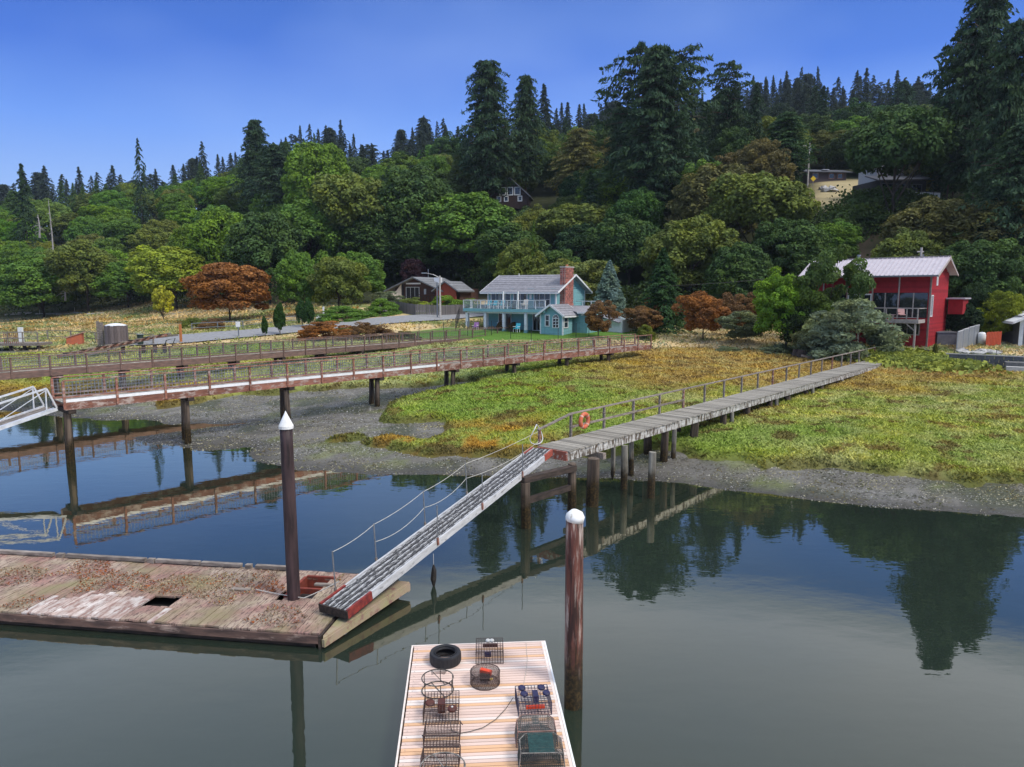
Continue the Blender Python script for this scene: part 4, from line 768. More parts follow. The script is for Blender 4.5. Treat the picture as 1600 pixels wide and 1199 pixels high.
# ------------------------------------------------------------------ old float
OF = M('rotten_planks', (.28, .16, .13), (.36, .28, .21), 1.2, .9, (1, 1, 1), .8, rand=.4, flake=((.14, .09, .075), 6, (4, .8, 1), .50, .58), stain=((.24, .20, .11), .8), lo=.4, hi=.6)
OFW = M('guano_planks', (.60, .55, .50), (.42, .31, .26), 2.2, .9, bump=.5, rand=.3, flake=((.26, .16, .13), 3.5, (2.5, .8, 1), .46, .60))
oy = math.atan2(-1.15, 8.0); ofl = thing('old_float', 'rotting red-brown plank float littered with debris, lying left of the ramp', 'float', (-4.37, 15.2, 0), oy)
zt = .35
holes = []
for (hx, hy, a, c) in ((255, 938, .42, .3), (458, 931, .36, .3), (486, 919, .36, .62)):
    p = pz(hx, hy, zt); lx, ly = w2loc(ofl, p.x, p.y); holes.append((lx - a, lx + a, ly - c, ly + c))
x = -.0; i = 0
while x > -15.5:
    w_ = random.uniform(.17, .2); xc = x - w_ / 2; segs = [(0.02 + random.uniform(-.03, .03), 3.46 + random.uniform(-.03, .03))]
    for h in holes:
        if h[0] < xc < h[1]:
            ns = []
            for a, c in segs:
                j = random.uniform(-.08, .08) if h is holes[0] else 0
                if h[2] > a: ns.append((a, h[2] + j))
                if h[3] < c: ns.append((h[3] + j, c))
            segs = ns
    for a, c in segs:
        if c - a < .05: continue
        wht = (-7.4 < x < -3.9 and a < .5)
        tilt = random.uniform(-.012, .012)
        if wht and c > 1.3:
            m1 = .85 + .55 * math.sin((x + 7.4) * .9) + random.uniform(-.28, .22); b = MB().box(xc - w_ / 2 + .006, a, zt - .045, xc + w_ / 2 - .006, m1, zt + random.uniform(-.006, .006)); b.build('plank', OFW, ofl); a = m1 + .01
        MB().box(xc - w_ / 2 + .006, a, zt - .045 + tilt, xc + w_ / 2 - .006, c, zt + tilt).build('plank', OF, ofl)
    x -= w_; i += 1
MB().box(-15.5, -.05, .13, 0, .015, .302).build('side_beam', M('wet_brown_edge', (.15, .09, .07), (.06, .04, .035), 4, .8, (.4, 1, 2), .5, flake=((.30, .22, .18), 3, (.5, 1, 2), .56, .66)), ofl); MB().box(-15.5, .06, -.3, -.1, .12, .14).build('shade_strip', DARKW, ofl); MB().box(-15.5, 3.47, -.18, 0, 3.55, .31).build('side_beam', DARKW, ofl); MB().box(-.0, -.04, -.18, .06, 3.54, .31).build('end_beam', DARKW, ofl)  # dark strip below the edge board stands in for the shadow there
MB().box(-15.4, .2, -.3, -.1, 3.3, .06).build('flotation', BLACKM, ofl)
h = holes[2]; RS = M('red_frame', (.24, .05, .03), (.13, .03, .02), 6, .8)
MB().box(h[0] - .04, h[3], .05, h[1] + .04, h[3] + .08, .40).build('hole_frame', RS, ofl); MB().box(h[0] - .1, h[2], .05, h[0] - .02, h[3], .39).build('hole_frame', RS, ofl); MB().box(h[0], (h[2] + h[3]) / 2 - .04, .2, h[1], (h[2] + h[3]) / 2 + .04, .34).build('hole_frame', RS, ofl)
for a, c in ((0, 72), (92, 215), (232, 300), (303, 365), (388, 437), (78, 88), (219, 229), (372, 381)):
    pa, pb = pz(a - (30 if a == 0 else 0), np.interp(a, [0, 437], [871, 902]), zt), pz(c, np.interp(c, [0, 437], [871, 902]), zt); la, lb = w2loc(ofl, pa.x, pa.y)[0], w2loc(ofl, pb.x, pb.y)[0]
    MB().box(la, 3.32, zt + .03 if c - a > 12 else zt, lb, 3.45, zt + .12).build('curb', WOODG, ofl)
for lx, ly in ((-3.2, 1.9), (-1.2, 2.5)): MB().box(lx, ly, zt, lx + .5, ly + .12, zt + .05).build('loose_board', WOODG, ofl)
# tilted end section
wp = [pz(500, 990, .3), pz(640, 914, .42), pz(606, 905, .38), pz(530, 940, .36)]
es = thing('float_end', 'tilted pale triangular end piece of the old float under the ramp foot', 'float', (wp[0].x, wp[0].y, 0))
def wloc(p): return (p.x - wp[0].x, p.y - wp[0].y, p.z)
OFL = M('mossy_pale_planks', (.34, .25, .18), (.30, .27, .14), 1.6, .9, (1, 1, 1), .7, rand=.15, flake=((.24, .14, .11), 4, (1, 1, 1), .52, .62))
lft = [wp[0], Vector((-4.34, 15.35, .3)), Vector((-3.62, 17.9, .37)), Vector((-3.35, 18.25, .38))]
A0, A1, B0, B1 = Vector((-4.27, 15.22, .30)), Vector((-3.75, 18.3, .39)), Vector((-4.25, 15.12, .29)), Vector((-2.72, 17.95, .42))
for i in range(7):
    f0, f1 = i / 7, (i + .96) / 7; q = [B0.lerp(A0, f0), B0.lerp(A0, f1), B1.lerp(A1, f1), B1.lerp(A1, f0)]; MB().slab([wloc(a) for a in q][::-1], .05).build('plank', OFL, es)
MB().beam(wloc(B0 - Vector((0, 0, .13))), wloc(B1 - Vector((0, 0, .13))), .08, .18).build('side_beam', OFL, es); MB().beam(wloc(B1 - Vector((0, 0, .15))), wloc(A1 - Vector((0, 0, .15))), .08, .25).build('side_beam', OFL, es)
# debris on the float
n = 15000; lx = rng.uniform(-12, -.6, n); ly = rng.uniform(.15, 3.3, n); d = fbm(lx, ly, 1.6, 77); k = ((d + .25 * np.exp(-((lx + 7.0) / 2.2) ** 2 - ((ly - 2.2) / .8) ** 2)) > .57) & ~((lx > -7.5) & (lx < -3.9) & (ly < 1.0 + .5 * np.sin((lx + 7.4) * .9))); k &= ~((lx > holes[1][0] - .1) & (ly > holes[1][2] - .1) & (lx < holes[2][1] + .1)); k |= (np.hypot((lx + 2.1) / .4, (ly - 2.2) / .25) < 1); lx, ly = lx[k], ly[k]; m = len(lx)
c_, s_ = math.cos(oy), math.sin(oy); C = np.stack([-4.37 + c_ * lx - s_ * ly, 15.2 + s_ * lx + c_ * ly, np.full(m, zt + .015) + rng.uniform(0, .03, m)], 1)
s = rng.uniform(.008, .028, m)[:, None]; N = norm(rng.normal(size=(m, 3)) * .6 + np.array([0, 0, 1.])); T_ = norm(np.cross(N, rng.normal(size=(m, 3)))); B = np.cross(N, T_)
g = rng.random(m) + .35 * (np.exp(-((lx + 7.0) / 1.8) ** 2) - .5); g = np.where(np.hypot(lx + 2.1, ly - 2.2) < .55, 1, g); cc = np.where(g[:, None] < .35, [[.30, .25, .21]], np.where(g[:, None] < .6, [[.13, .09, .06]], [[.24, .075, .025]]))
put('float_debris', quads('float_debris', C, T_ * s * 1.4, B * s * .8, GRASSM, cc, rng.random(m)), kind='stuff', label='rust coloured leaf litter and broken shell scattered over the old float', cat='debris')
# ------------------------------------------------------------------ new float
NA, NB = Vector((-1.77, 10.52, 0)), Vector((1.11, 10.52, 0)); NC, ND = Vector((-2.13, 14.44, 0)), Vector((.67, 14.64, 0))
nf = thing('new_float', 'new float of pink and orange softwood planks carrying crab pots', 'float', (NC.x, NC.y, 0), math.atan2(.2, 2.8))
NL = 2.83; NY = 7.6; ztn = .45
NW = [M('pink_plank', (.72, .55, .47), (.62, .45, .37), 3, .75, (.35, 3, 3), .15, rand=.12, flake=((.45, .26, .16), 9, (1, 1, 1), .78, .8)), M('orange_plank', (.72, .45, .27), (.62, .37, .21), 3, .75, (.35, 3, 3), .15, rand=.14, flake=((.4, .2, .1), 9, (1, 1, 1), .78, .8)), M('white_plank', (.80, .70, .63), (.70, .59, .52), 3, .75, (.35, 3, 3), .15, rand=.1)]
um = [unit(m) for m in NW]; i = 0; y = 0.
while y < NY:
    w_ = .089; m_ = um[random.choice((0, 0, 0, 1, 1, 2, 0))]
    put('plank', m_, nf, (NL / 2 + random.uniform(-.004, .004), -y - w_ / 2, ztn - .02 + random.uniform(-.0015, .0015)), (0, 0, 0), (NL - .06, w_ - .015, .038)); y += w_
MB().box(-.03, -NY, .05, .0, 0, ztn + .001).build('side_trim', NW[2], nf); MB().box(NL, -NY, .05, NL + .035, 0, ztn + .012).build('side_trim', WHITEP, nf); MB().box(-.03, .0, .05, NL + .035, .035, ztn + .008).build('side_trim', NW[2], nf); MB().box(NL - .058, -NY, ztn - .03, NL - .002, 0, ztn + .003).build('edge_board', NW[2], nf)
MB().box(.1, -NY + .1, -.3, NL - .1, -.1, .3).build('flotation', BLACKM, nf)
b = MB()
for q in range(30):
    for xx in (NL - .09, .1): b.tube([(xx, -.15 - q * .178, ztn), (xx, -.15 - q * .178, ztn + .004)], .007, 6)
b.build('screw_heads', METAL, nf, kind='stuff')
def onf(px, py, z=ztn): p = pz(px, py, z); return p
# tyre
t0 = onf(696, 1034); ty = thing('tyre', 'black car tyre lying flat at the far end of the new float', 'tyre', (t0.x, t0.y, ztn + .003))
RUB = M('rubber', (.018, .018, .02), (.028, .028, .03), 12, .65, bump=.2); vs = []; fs = []; prof = [(.21, .03), (.25, .0), (.31, .0), (.325, .03), (.328, .11), (.325, .19), (.31, .22), (.25, .22), (.21, .19), (.20, .17), (.285, .16), (.29, .06), (.20, .05)]; n_ = 48; m = len(prof)
for i in range(n_):
    for j, (r_, z_) in enumerate(prof): rr = r_ - (.006 if (i % 2 and 3 <= j <= 5) else 0); a = 2 * math.pi * i / n_; vs.append((rr * math.cos(a), rr * math.sin(a), z_))
for i in range(n_):
    for j in range(m): fs.append((i * m + j, ((i + 1) % n_) * m + j, ((i + 1) % n_) * m + (j + 1) % m, i * m + (j + 1) % m))
MB().add(vs, [f for f in fs]).build('casing', RUB, ty, False)
for z_ in (.045, .175): MB().tube([(math.cos(t) * .222, math.sin(t) * .222, z_ + (.045 if z_ > .1 else -.045)) for t in np.linspace(0, 2 * math.pi, 33)[:-1]], .01, 6, closed=True).build('bead', RUB, ty, True)
WIRE = M('rusty_wire', (.09, .055, .045), (.045, .035, .035), 20, .7, bump=0); WIREG = M('grey_wire', (.12, .125, .12), (.06, .07, .065), 20, .6, bump=0); HOOP = M('taped_hoop', (.10, .095, .085), (.3, .28, .25), 16, .8)
def grid_face(b, o, u, v, nu, nv, r=.0028, skip=None):
    o, u, v = Vector(o), Vector(u), Vector(v)
    for i in range(nu + 1): a = o + u * (i / nu); b.beam(a, a + v, r * 2, r * 2, up=(.3, .5, .8))
    for j in range(nv + 1): a = o + v * (j / nv); b.beam(a, a + u, r * 2, r * 2, up=(.3, .5, .8))
def box_pot(label, px, py, w_, d_, h_, rz, wm=WIRE, cell=.055, hinge=True, r=.0028):
    p = onf(px, py); o = thing('crab_pot', label, 'crab pot', (p.x, p.y, ztn + .004), R(rz), 'crab pots on the new float'); b = MB(); nu, nv, nz_ = int(w_ / cell), int(d_ / cell), int(h_ / cell)
    grid_face(b, (-w_ / 2, -d_ / 2, 0), (w_, 0, 0), (0, d_, 0), nu, nv, r); grid_face(b, (-w_ / 2, -d_ / 2, h_), (w_, 0, 0), (0, d_, 0), nu, nv, r)
    for y in (-d_ / 2, d_ / 2): grid_face(b, (-w_ / 2, y, 0), (w_, 0, 0), (0, 0, h_), nu, nz_, r)
    for x in (-w_ / 2, w_ / 2): grid_face(b, (x, -d_ / 2, 0), (0, d_, 0), (0, 0, h_), nv, nz_, r)
    b.build('wire_cage', wm, o); f = MB()
    for z in (0, h_): f.tube([(-w_ / 2, -d_ / 2, z), (w_ / 2, -d_ / 2, z), (w_ / 2, d_ / 2, z), (-w_ / 2, d_ / 2, z)], .007, 5, closed=True)
    for x in (-w_ / 2, w_ / 2):
        for y in (-d_ / 2, d_ / 2): f.tube([(x, y, 0), (x, y, h_)], .007, 5)
    f.build('frame', wm, o); return o
def disc(o, x, y, z, r_, h_, mat, name, tilt=0):
    b = MB(); b.tube([(0, 0, -h_ / 2), (0, 0, -h_ * .2), (0, 0, h_ * .2), (0, 0, h_ / 2)], [r_ * .8, r_, r_, r_ * .8], 14); q = b.build(name, mat, o, True); q.location = (x, y, z); q.rotation_euler = (tilt, tilt * .5, 0); return q
BRN = M('brown_plastic', (.10, .03, .02), (.06, .02, .015), 12, .5); NAVY = M('navy_float', (.03, .03, .09), (.02, .02, .05), 12, .4); WHF = M('white_float', (.68, .66, .6), (.5, .48, .42), 12, .5); ORG = M('orange_bait_box', (.70, .07, .02), (.55, .05, .02), 12, .5); TEAL = M('green_netting', (.03, .09, .085), (.02, .05, .05), 20, .7)
o = box_pot('rusty square crab pot with brown bait cup, just in front of the open hoop pot', 690, 1116, .62, .62, .25, 3); disc(o, -.2, -.05, .25, .085, .05, BRN, 'float_disc', .2); disc(o, .2, -.25, .25, .085, .06, BRN, 'float_disc', .1); MB().box(-.06, -.14, .1, .07, .05, .27).build('bait_box', BRN, o); disc(o, .2, -.25, .285, .02, .02, WHF, 'knot')
o = box_pot('plain rusty square crab pot, second in the left row', 691, 1157, .60, .40, .22, 1, cell=.05); MB().tube([(-.32, -.2, .22), (.32, -.2, .22)], .012, 6).build('hinge_bar', WIRE, o); MB().tube([(.28, .2, .22), (.34, .12, .2)], .01, 5).build('hook', WIRE, o)
o = box_pot('square crab pot partly under the nearest hoop in the left row', 689, 1194, .60, .34, .22, -1, cell=.05); MB().tube([(-.3, .1, .225), (.28, .12, .225)], .011, 5).build('hinge_bar', WIRE, o)
o = box_pot('square crab pot with white floats at the far end of the new float', 765, 1028, .56, .50, .30, 2); disc(o, -.03, .12, .31, .05, .05, WHF, 'float_disc', .3); disc(o, .05, .12, .31, .05, .05, WHF, 'float_disc', .2); MB().box(-.14, -.02, .24, .16, .05, .29).build('bait_bar', BRN, o); MB().box(-.1, -.16, .1, .03, -.08, .18).build('bait_jar', NAVY, o)
o = box_pot('square crab pot with four navy blue float discs', 833, 1104, .60, .58, .24, 6, wm=M('blue_grey_wire', (.06, .06, .10), (.04, .04, .06), 9, .6, bump=0))
for x, y in ((-.19, .17), (.17, .15), (-.17, -.03), (.24, -.04)): disc(o, x, y, .27, .07, .05, NAVY, 'float_disc', .2)
MB().box(-.01, -.12, .12, .09, .1, .26).build('bait_box', NAVY, o); MB().box(-.16, -.25, .1, .18, -.2, .15).build('bait_bar', ORG, o)
# trapezoid pots
def tri_pot(label, px, py, w_, d_, h_, rz, wm, cov):
    p = onf(px, py); o = thing('crab_pot', label, 'crab pot', (p.x, p.y, ztn + .004), R(rz), 'crab pots on the new float'); b = MB(); f = MB(); base = [(-w_ / 2, d_ * .2, 0), (-w_ * .35, d_ / 2, 0), (w_ * .35, d_ / 2, 0), (w_ / 2, d_ * .2, 0), (w_ / 2, -d_ / 2, 0), (-w_ / 2, -d_ / 2, 0)]; top = [(x * .92, y * .92, h_) for x, y, z in base]; n_ = 6
    f.tube(base, .009, 5, closed=True); f.tube(top, .009, 5, closed=True)
    for a, c in zip(base, top): f.tube([a, c], .008, 5)
    f.build('frame', cov, o)
    for i in range(n_):
        a, c = Vector(base[i]), Vector(base[(i + 1) % n_]); ta, tc_ = Vector(top[i]), Vector(top[(i + 1) % n_]); k = max(2, int((c - a).length / .032))
        for j in range(k): b.beam(a.lerp(c, j / k), ta.lerp(tc_, j / k), .005, .005)
        for j in range(1, 7): b.beam(a.lerp(ta, j / 7), c.lerp(tc_, j / 7), .005, .005)
    for z in (0, h_):
        k = 20
        for j in range(1, k): x = -w_ * .46 + j * w_ * .92 / k; y1 = d_ * .46 if abs(x) < w_ * .33 else d_ * .46 - (abs(x) - w_ * .33) * 1.9; b.beam((x, -d_ * .46, z), (x, max(y1, -.1), z), .005, .005)
        k = 17
        for j in range(1, k): y = -d_ * .46 + j * d_ * .92 / k; x = w_ * .46 if y < d_ * .18 else w_ * .46 - (y - d_ * .18) * .5; b.beam((-x, y, z), (x, y, z), .005, .005)
    b.build('wire_cage', wm, o)
    for sx in (-1, 1): g = MB(); grid_face(g, (sx * w_ * .42, -.12, .02), (-sx * w_ * .3, .08, h_ * .5), (0, .24, 0), 8, 6, .003); g.build('entry_funnel', wm, o)
    g = MB(); grid_face(g, (-.05, -.02, h_), (.1, 0, 0), (0, d_ * .36, 0), 5, 9, .0035); g.build('lid', wm, o); return o
tri_pot('grey wire tunnel pot with pinkish rim behind the dark netted pot', 837, 1152, .70, .52, .26, 3, WIREG, M('pinkish_frame', (.34, .18, .14), (.2, .13, .11), 9, .7))
o = tri_pot('dark green netted tunnel pot nearest the camera on the right', 845, 1188, .74, .55, .30, 2, M('dark_mesh', (.05, .06, .055), (.03, .04, .04), 20, .6, bump=0), HOOP)
nb = MB(); grid_face(nb, (-.2, -.25, .305), (.4, 0, 0), (0, .5, 0), 26, 30, .0035); nb.build('netting', TEAL, o)
# hoop pots
def hoop_pot(label, px, py, r_, h_, mat, net=False):
    p = onf(px, py); o = thing('crab_pot', label, 'crab pot', (p.x, p.y, ztn + .012), 0, 'crab pots on the new float')
    for z in (0, h_): MB().tube([(math.cos(t) * r_, math.sin(t) * r_, z) for t in np.linspace(0, 2 * math.pi, 33)[:-1]], .011, 6, closed=True).build('hoop', mat, o, True)
    for t in (.4, 1.5, 2.7, 3.9, 5.0, 5.9): MB().tube([(math.cos(t) * r_, math.sin(t) * r_, 0), (math.cos(t) * r_, math.sin(t) * r_, h_)], .009, 5).build('upright', mat, o)
    for z in (0, h_): MB().tube([(math.cos(2.1) * r_, math.sin(2.1) * r_, z), (math.cos(5.3) * r_, math.sin(5.3) * r_, z)], .008, 5).build('cross_bar', mat, o)
    return o
o = hoop_pot('open taped double-hoop pot without netting, beside the tyre', 684, 1079, .30, .25, M('dark_taped_hoop', (.05, .045, .04), (.16, .15, .13), 14, .8, lo=.5, hi=.6)); b = MB()
for i in range(26): t = 1.0 + i * .045; b.beam((math.cos(t) * .3, math.sin(t) * .3, .25), (math.cos(t + .08) * .22, math.sin(t + .08) * .22, .2), .005, .005)
b.build('torn_netting', WIRE, o)
hoop_pot('large hoop pot at the bottom edge of the picture', 692, 1222, .35, .24, HOOP)
# round mesh pot with orange bait box
p = onf(758, 1067); o = thing('crab_pot', 'round knotted-mesh pot holding a bright orange bait box', 'crab pot', (p.x, p.y, ztn + .006), 0, 'crab pots on the new float'); b = MB(); n_ = 10; r_ = .29; h_ = .24; z_ = 0
for z in (0, h_): MB().tube([(math.cos(t) * r_ * (1 if z else .98), math.sin(t) * r_, z) for t in np.linspace(0, 2 * math.pi, n_ + 1)[:-1]], .008, 5, closed=True).build('hoop', WIRE, o)
for i in range(40):
    for sg in (-1, 1): a = 2 * math.pi * i / 40; c = a + sg * .35; b.beam((math.cos(a) * r_, math.sin(a) * r_, 0), (math.cos(c) * r_, math.sin(c) * r_, h_), .005, .005)
for z in (0, h_):
    for ang in (.6, 2.2):
        for k in range(-7, 8):
            off = k * .038; L = math.sqrt(max(r_ * r_ - off * off, .0001)); u = Vector((math.cos(ang), math.sin(ang), 0)); v = Vector((-u.y, u.x, 0)); b.beam(v * off - u * L + Vector((0, 0, z)), v * off + u * L + Vector((0, 0, z)), .005, .005)
b.build('mesh', WIRE, o); MB().box(-.13, -.02, .17, .10, .07, .25).build('bait_box', ORG, o).rotation_euler = (0, .12, -.25); MB().box(-.1, -.06, .06, .10, .02, .2).build('bait_jar', BLACKM, o); disc(o, .12, -.08, .12, .03, .04, M('yellow_float', (.7, .5, .12)), 'float_disc', .4)
k1 = onf(703, 1140); k2 = onf(800, 1100, .7)
MB().tube([Vector((onf(700, 1135).x, onf(700, 1135).y, .7))] + [onf(a, c, ztn + .015) for a, c in ((706, 1142), (718, 1146), (735, 1143), (755, 1137), (775, 1124), (790, 1108))] + [onf(802, 1090, .68)], .007, 5).build('rope', M('dark_rope', (.12, .11, .09)), label='dark rope looping across the new float between two crab pots', cat='rope')
MB().tube([onf(a, c, ztn + .008) for a, c in ((822, 1004), (824, 1030), (822, 1050), (818, 1070), (816, 1080))], .004, 4).build('string', flat('twine', (.5, .46, .38)), label='thin pale twine lying along the new float near its far right edge', cat='string')
# ------------------------------------------------------------------ houses
def shingle(name, c1, c2): return M(name, c1, c2, 3, .9, bump=.5, rand=.25, flake=((c2[0] * .8, c2[1] * .8, c2[2] * .8), 8, (1, 1, 1), .6, .7))
TEALM = M('blue_green_siding', (.21, .42, .44), (.18, .37, .385), 3, .7, bump=.1, rand=.1); REDM = M('red_siding', (.35, .018, .023), (.26, .014, .018), 2.5, .75, bump=.2, rand=.45); TRIM = flat('white_trim', (.80, .80, .78)); GREYT = M('weathered_trim', (.44, .38, .34), (.30, .26, .23), 5, .85)
ROOFG = shingle('grey_shingle', (.27, .265, .28), (.19, .185, .20)); ROOFP = M('pinkish_metal_roof', (.52, .47, .50), (.45, .41, .44), 2, .4, bump=0, metal=.15); BRICK = M('red_brick', (.42, .14, .10), (.28, .10, .08), 8, .85, rand=.9, bump=.3, flake=((.62, .48, .42), 3, (1, 1, 1), .58, .64)); MORT = flat('mortar', (.45, .40, .36), .9)
CURT = M('pale_curtain', (.42, .44, .42), (.25, .27, .26), 6, .9, (6, 6, .3)); DARKIN = flat('dark_room', (.02, .02, .022), .9)
def siding(parent, p0, u, length, z0, z1f, mat, dz=.18, name='siding_board', holes=()):
    # lapped boards along direction u from p0; z1f(s) gives the wall top so that gables work; each board one part, cut at openings
    p0, u = Vector(p0), Vector(u).normalized(); nrm = u.cross(Vector((0, 0, 1))); z = z0
    while True:
        ss = np.linspace(0, length, 60); ok = [s_ for s_ in ss if z1f(s_) > z + .03]
        if not ok: break
        a, c = ok[0], ok[-1]; segs = [(a, c)]
        for (h0, h1, zz0, zz1) in holes:
            if z + dz > zz0 + .01 and z < zz1 - .01:
                segs = [g for s0, s1 in segs for g in ((s0, min(s1, h0)), (max(s0, h1), s1)) if g[1] - g[0] > .03]
        b = MB()
        for s0, s1 in segs:
            t0, t1 = min(z + dz, z1f(s0) + .05), min(z + dz, z1f(s1) + .05)
            A = p0 + u * s0; B = p0 + u * s1; zt0, zt1 = max(t0, z + .02), max(t1, z + .02)
            b.add([A + nrm * .045 + Vector((0, 0, z)), B + nrm * .045 + Vector((0, 0, z)), B + nrm * .015 + Vector((0, 0, zt1)), A + nrm * .015 + Vector((0, 0, zt0)), A + Vector((0, 0, z)), B + Vector((0, 0, z)), B + Vector((0, 0, zt1)), A + Vector((0, 0, zt0))],
                  [(0, 1, 2, 3), (5, 4, 7, 6), (4, 5, 1, 0), (3, 2, 6, 7), (4, 0, 3, 7), (1, 5, 6, 2)])
        if b.v: b.build(name, mat, parent)
        z += dz
def window(parent, p, u, w_, h_, trim=TRIM, bars=(1, 0), t_=.09, name='window', pane=None, proud=.05):
    # centre p, along u
    p, u = Vector(p), Vector(u).normalized(); n_ = u.cross(Vector((0, 0, 1))); Z = Vector((0, 0, 1)); f = MB(); o_ = n_ * proud
    for sg in (-1, 1): f.beam(p + o_ + u * sg * w_ / 2 - Z * (h_ / 2 + t_ / 2), p + o_ + u * sg * w_ / 2 + Z * (h_ / 2 + t_ / 2), t_, .08, up=n_); f.beam(p + o_ + Z * sg * h_ / 2 - u * (w_ / 2 - t_ / 2), p + o_ + Z * sg * h_ / 2 + u * (w_ / 2 - t_ / 2), .078, t_)
    for i in range(1, bars[0] + 1): x = -w_ / 2 + w_ * i / (bars[0] + 1); f.beam(p + o_ + u * x - Z * h_ / 2, p + o_ + u * x + Z * h_ / 2, t_ * .6, .06, up=n_)
    for i in range(1, bars[1] + 1): z = -h_ / 2 + h_ * i / (bars[1] + 1); f.beam(p + o_ + Z * z - u * w_ / 2, p + o_ + Z * z + u * w_ / 2, .058, t_ * .5)
    fr = f.build(name, trim, parent); q = MB(); q.beam(p + n_ * .01 - u * w_ / 2, p + n_ * .01 + u * w_ / 2, .03, h_); q.build('pane', pane or GLASS, fr); return fr
def gable_roof(parent, x0, x1, y0, y1, ze, zr, t_, mat, ov=.5, axis='x', fascia=TRIM, courses=9, name='roof'):
    # ridge along x (or y), rows of shingles as thin lapped courses
    rt = None; b = MB(); mid = (y0 + y1) / 2 if axis == 'x' else (x0 + x1) / 2
    a0, a1 = (x0 - ov, x1 + ov) if axis == 'x' else (y0 - ov, y1 + ov); half = (y1 - y0) / 2 if axis == 'x' else (x1 - x0) / 2; sl = (zr - ze) / half
    P = (lambda a, s, z: (a, mid + s, z)) if axis == 'x' else (lambda a, s, z: (mid + s, a, z))
    for sg in (-1, 1):
        e = half + ov; ez = zr - sl * e; q = [P(a0, sg * e, ez), P(a1, sg * e, ez), P(a1, 0, zr), P(a0, 0, zr)]
        if (sg > 0) ^ (axis == 'y'): q = q[::-1]
        b.slab(q, t_)
    rt = b.build(name, mat, parent)
    for sg in (-1, 1):
        for i in range(courses):
            f0, f1 = i / courses, (i + 1) / courses; e = half + ov; s0, s1 = e * (1 - f0), e * (1 - f1) - .0; k = MB()
            z0_, z1_ = zr - sl * s0, zr - sl * s1; q = [P(a0, sg * s0, z0_ + .05), P(a1, sg * s0, z0_ + .05), P(a1, sg * s1, z1_ + .012), P(a0, sg * s1, z1_ + .012)]
            if (sg > 0) ^ (axis == 'y'): q = q[::-1]
            k.slab(q, .045); k.build('shingle_course', mat, rt)
    for a in (a0 - .02, a1 + .02):
        for sg in (-1, 1): e = half + ov; MB().beam(P(a, sg * e, zr - sl * e - .07), P(a, 0, zr - .07), .05, .2).build('barge_board', fascia, parent)
    for sg in (-1, 1): e = half + ov + .03; MB().beam(P(a0, sg * e, zr - sl * e - .1), P(a1, sg * e, zr - sl * e - .1), .06, .17).build('gutter', fascia, parent)
    return rt
CLEAR = NT('clear_rail_glass'); CLEAR.col((.5, .56, .58)); CLEAR.p.inputs['Roughness'].default_value = .05
_o = CLEAR.t.nodes['Material Output']; _t = CLEAR.n('BsdfTransparent'); _m = CLEAR.n('MixShader'); _m.inputs[0].default_value = .22; CLEAR.l(_t.outputs[0], _m.inputs[1]); CLEAR.l(CLEAR.p.outputs[0], _m.inputs[2]); CLEAR.l(_m.outputs[0], _o.inputs['Surface']); CLEAR = CLEAR.m
# --- blue-green house
hp = hit(868, 519); Ht = hp.z; TH = thing('house', 'blue-green two-storey house with white deck, columns and a brick chimney', 'house', (hp.x, hp.y, Ht), R(-34))
LX, LY = 10.0, 7.2; E_, Rg = 5.15, 6.95    # origin: front right corner at x=0; facade runs to x=-LX
X0 = -LX; UP = 2.72
MB().box(X0, 0, -.6, 0, LY, UP).box(X0, 0, UP + .01, 0, LY, E_).build('wall', TEALM, TH)
MB().prism([(0, 0), (0, LY), (-.0001 - LX, LY), (-LX, 0)], E_ - .02, E_).build('ceiling', TRIM, TH)
MB().add([(-.02, 0, E_), (-.02, LY, E_), (-.02, LY / 2, Rg), (-.2, 0, E_), (-.2, LY, E_), (-.2, LY / 2, Rg)], [(0, 1, 2), (5, 4, 3), (0, 3, 4, 1), (1, 4, 5, 2), (2, 5, 3, 0)]).build('gable', TEALM, TH)
siding(TH, (0, 0, 0), (0, 1, 0), LY, 0, lambda s_: E_ + (Rg - E_) * (1 - abs(s_ - LY / 2) / (LY / 2)), TEALM, .24)
siding(TH, (X0, 0, 0), (1, 0, 0), LX, UP + .1, lambda s_: E_, TEALM, .24, holes=((.5, 3.5, 0, 9), (3.9, 6.0, 0, 9), (6.9, 9.3, 0, 9)))
gable_roof(TH, X0, 0, 0, LY, E_, Rg, .14, ROOFG, .75)
for x, y in ((0, 0), (X0, 0), (0, LY)): MB().box(x - .08, y - .08 if y == 0 else y - .05, 0, x + .08, y + .08, E_ - .05).build('corner_board', TRIM, TH)
window(TH, (X0 + 2.0, -.0, 3.95), (1, 0, 0), 3.0, 2.0, bars=(3, 0)); window(TH, (X0 + 4.95, 0, 3.85), (1, 0, 0), 2.0, 2.2, bars=(1, 0), name='sliding_door', t_=.14); window(TH, (X0 + 8.1, 0, 3.9), (1, 0, 0), 2.3, 1.9, bars=(2, 1))
for x in (X0 + .3, X0 + 1.6, X0 + 2.4, X0 + 4.4): MB().box(x, .0, UP + .3, x + .28, -.03, E_ - .3).build('curtain', CURT, TH)
MB().box(X0 + 6.3, -.1, 3.9, X0 + 6.6, -.03, 4.5).build('wall_plaque', TRIM, TH)
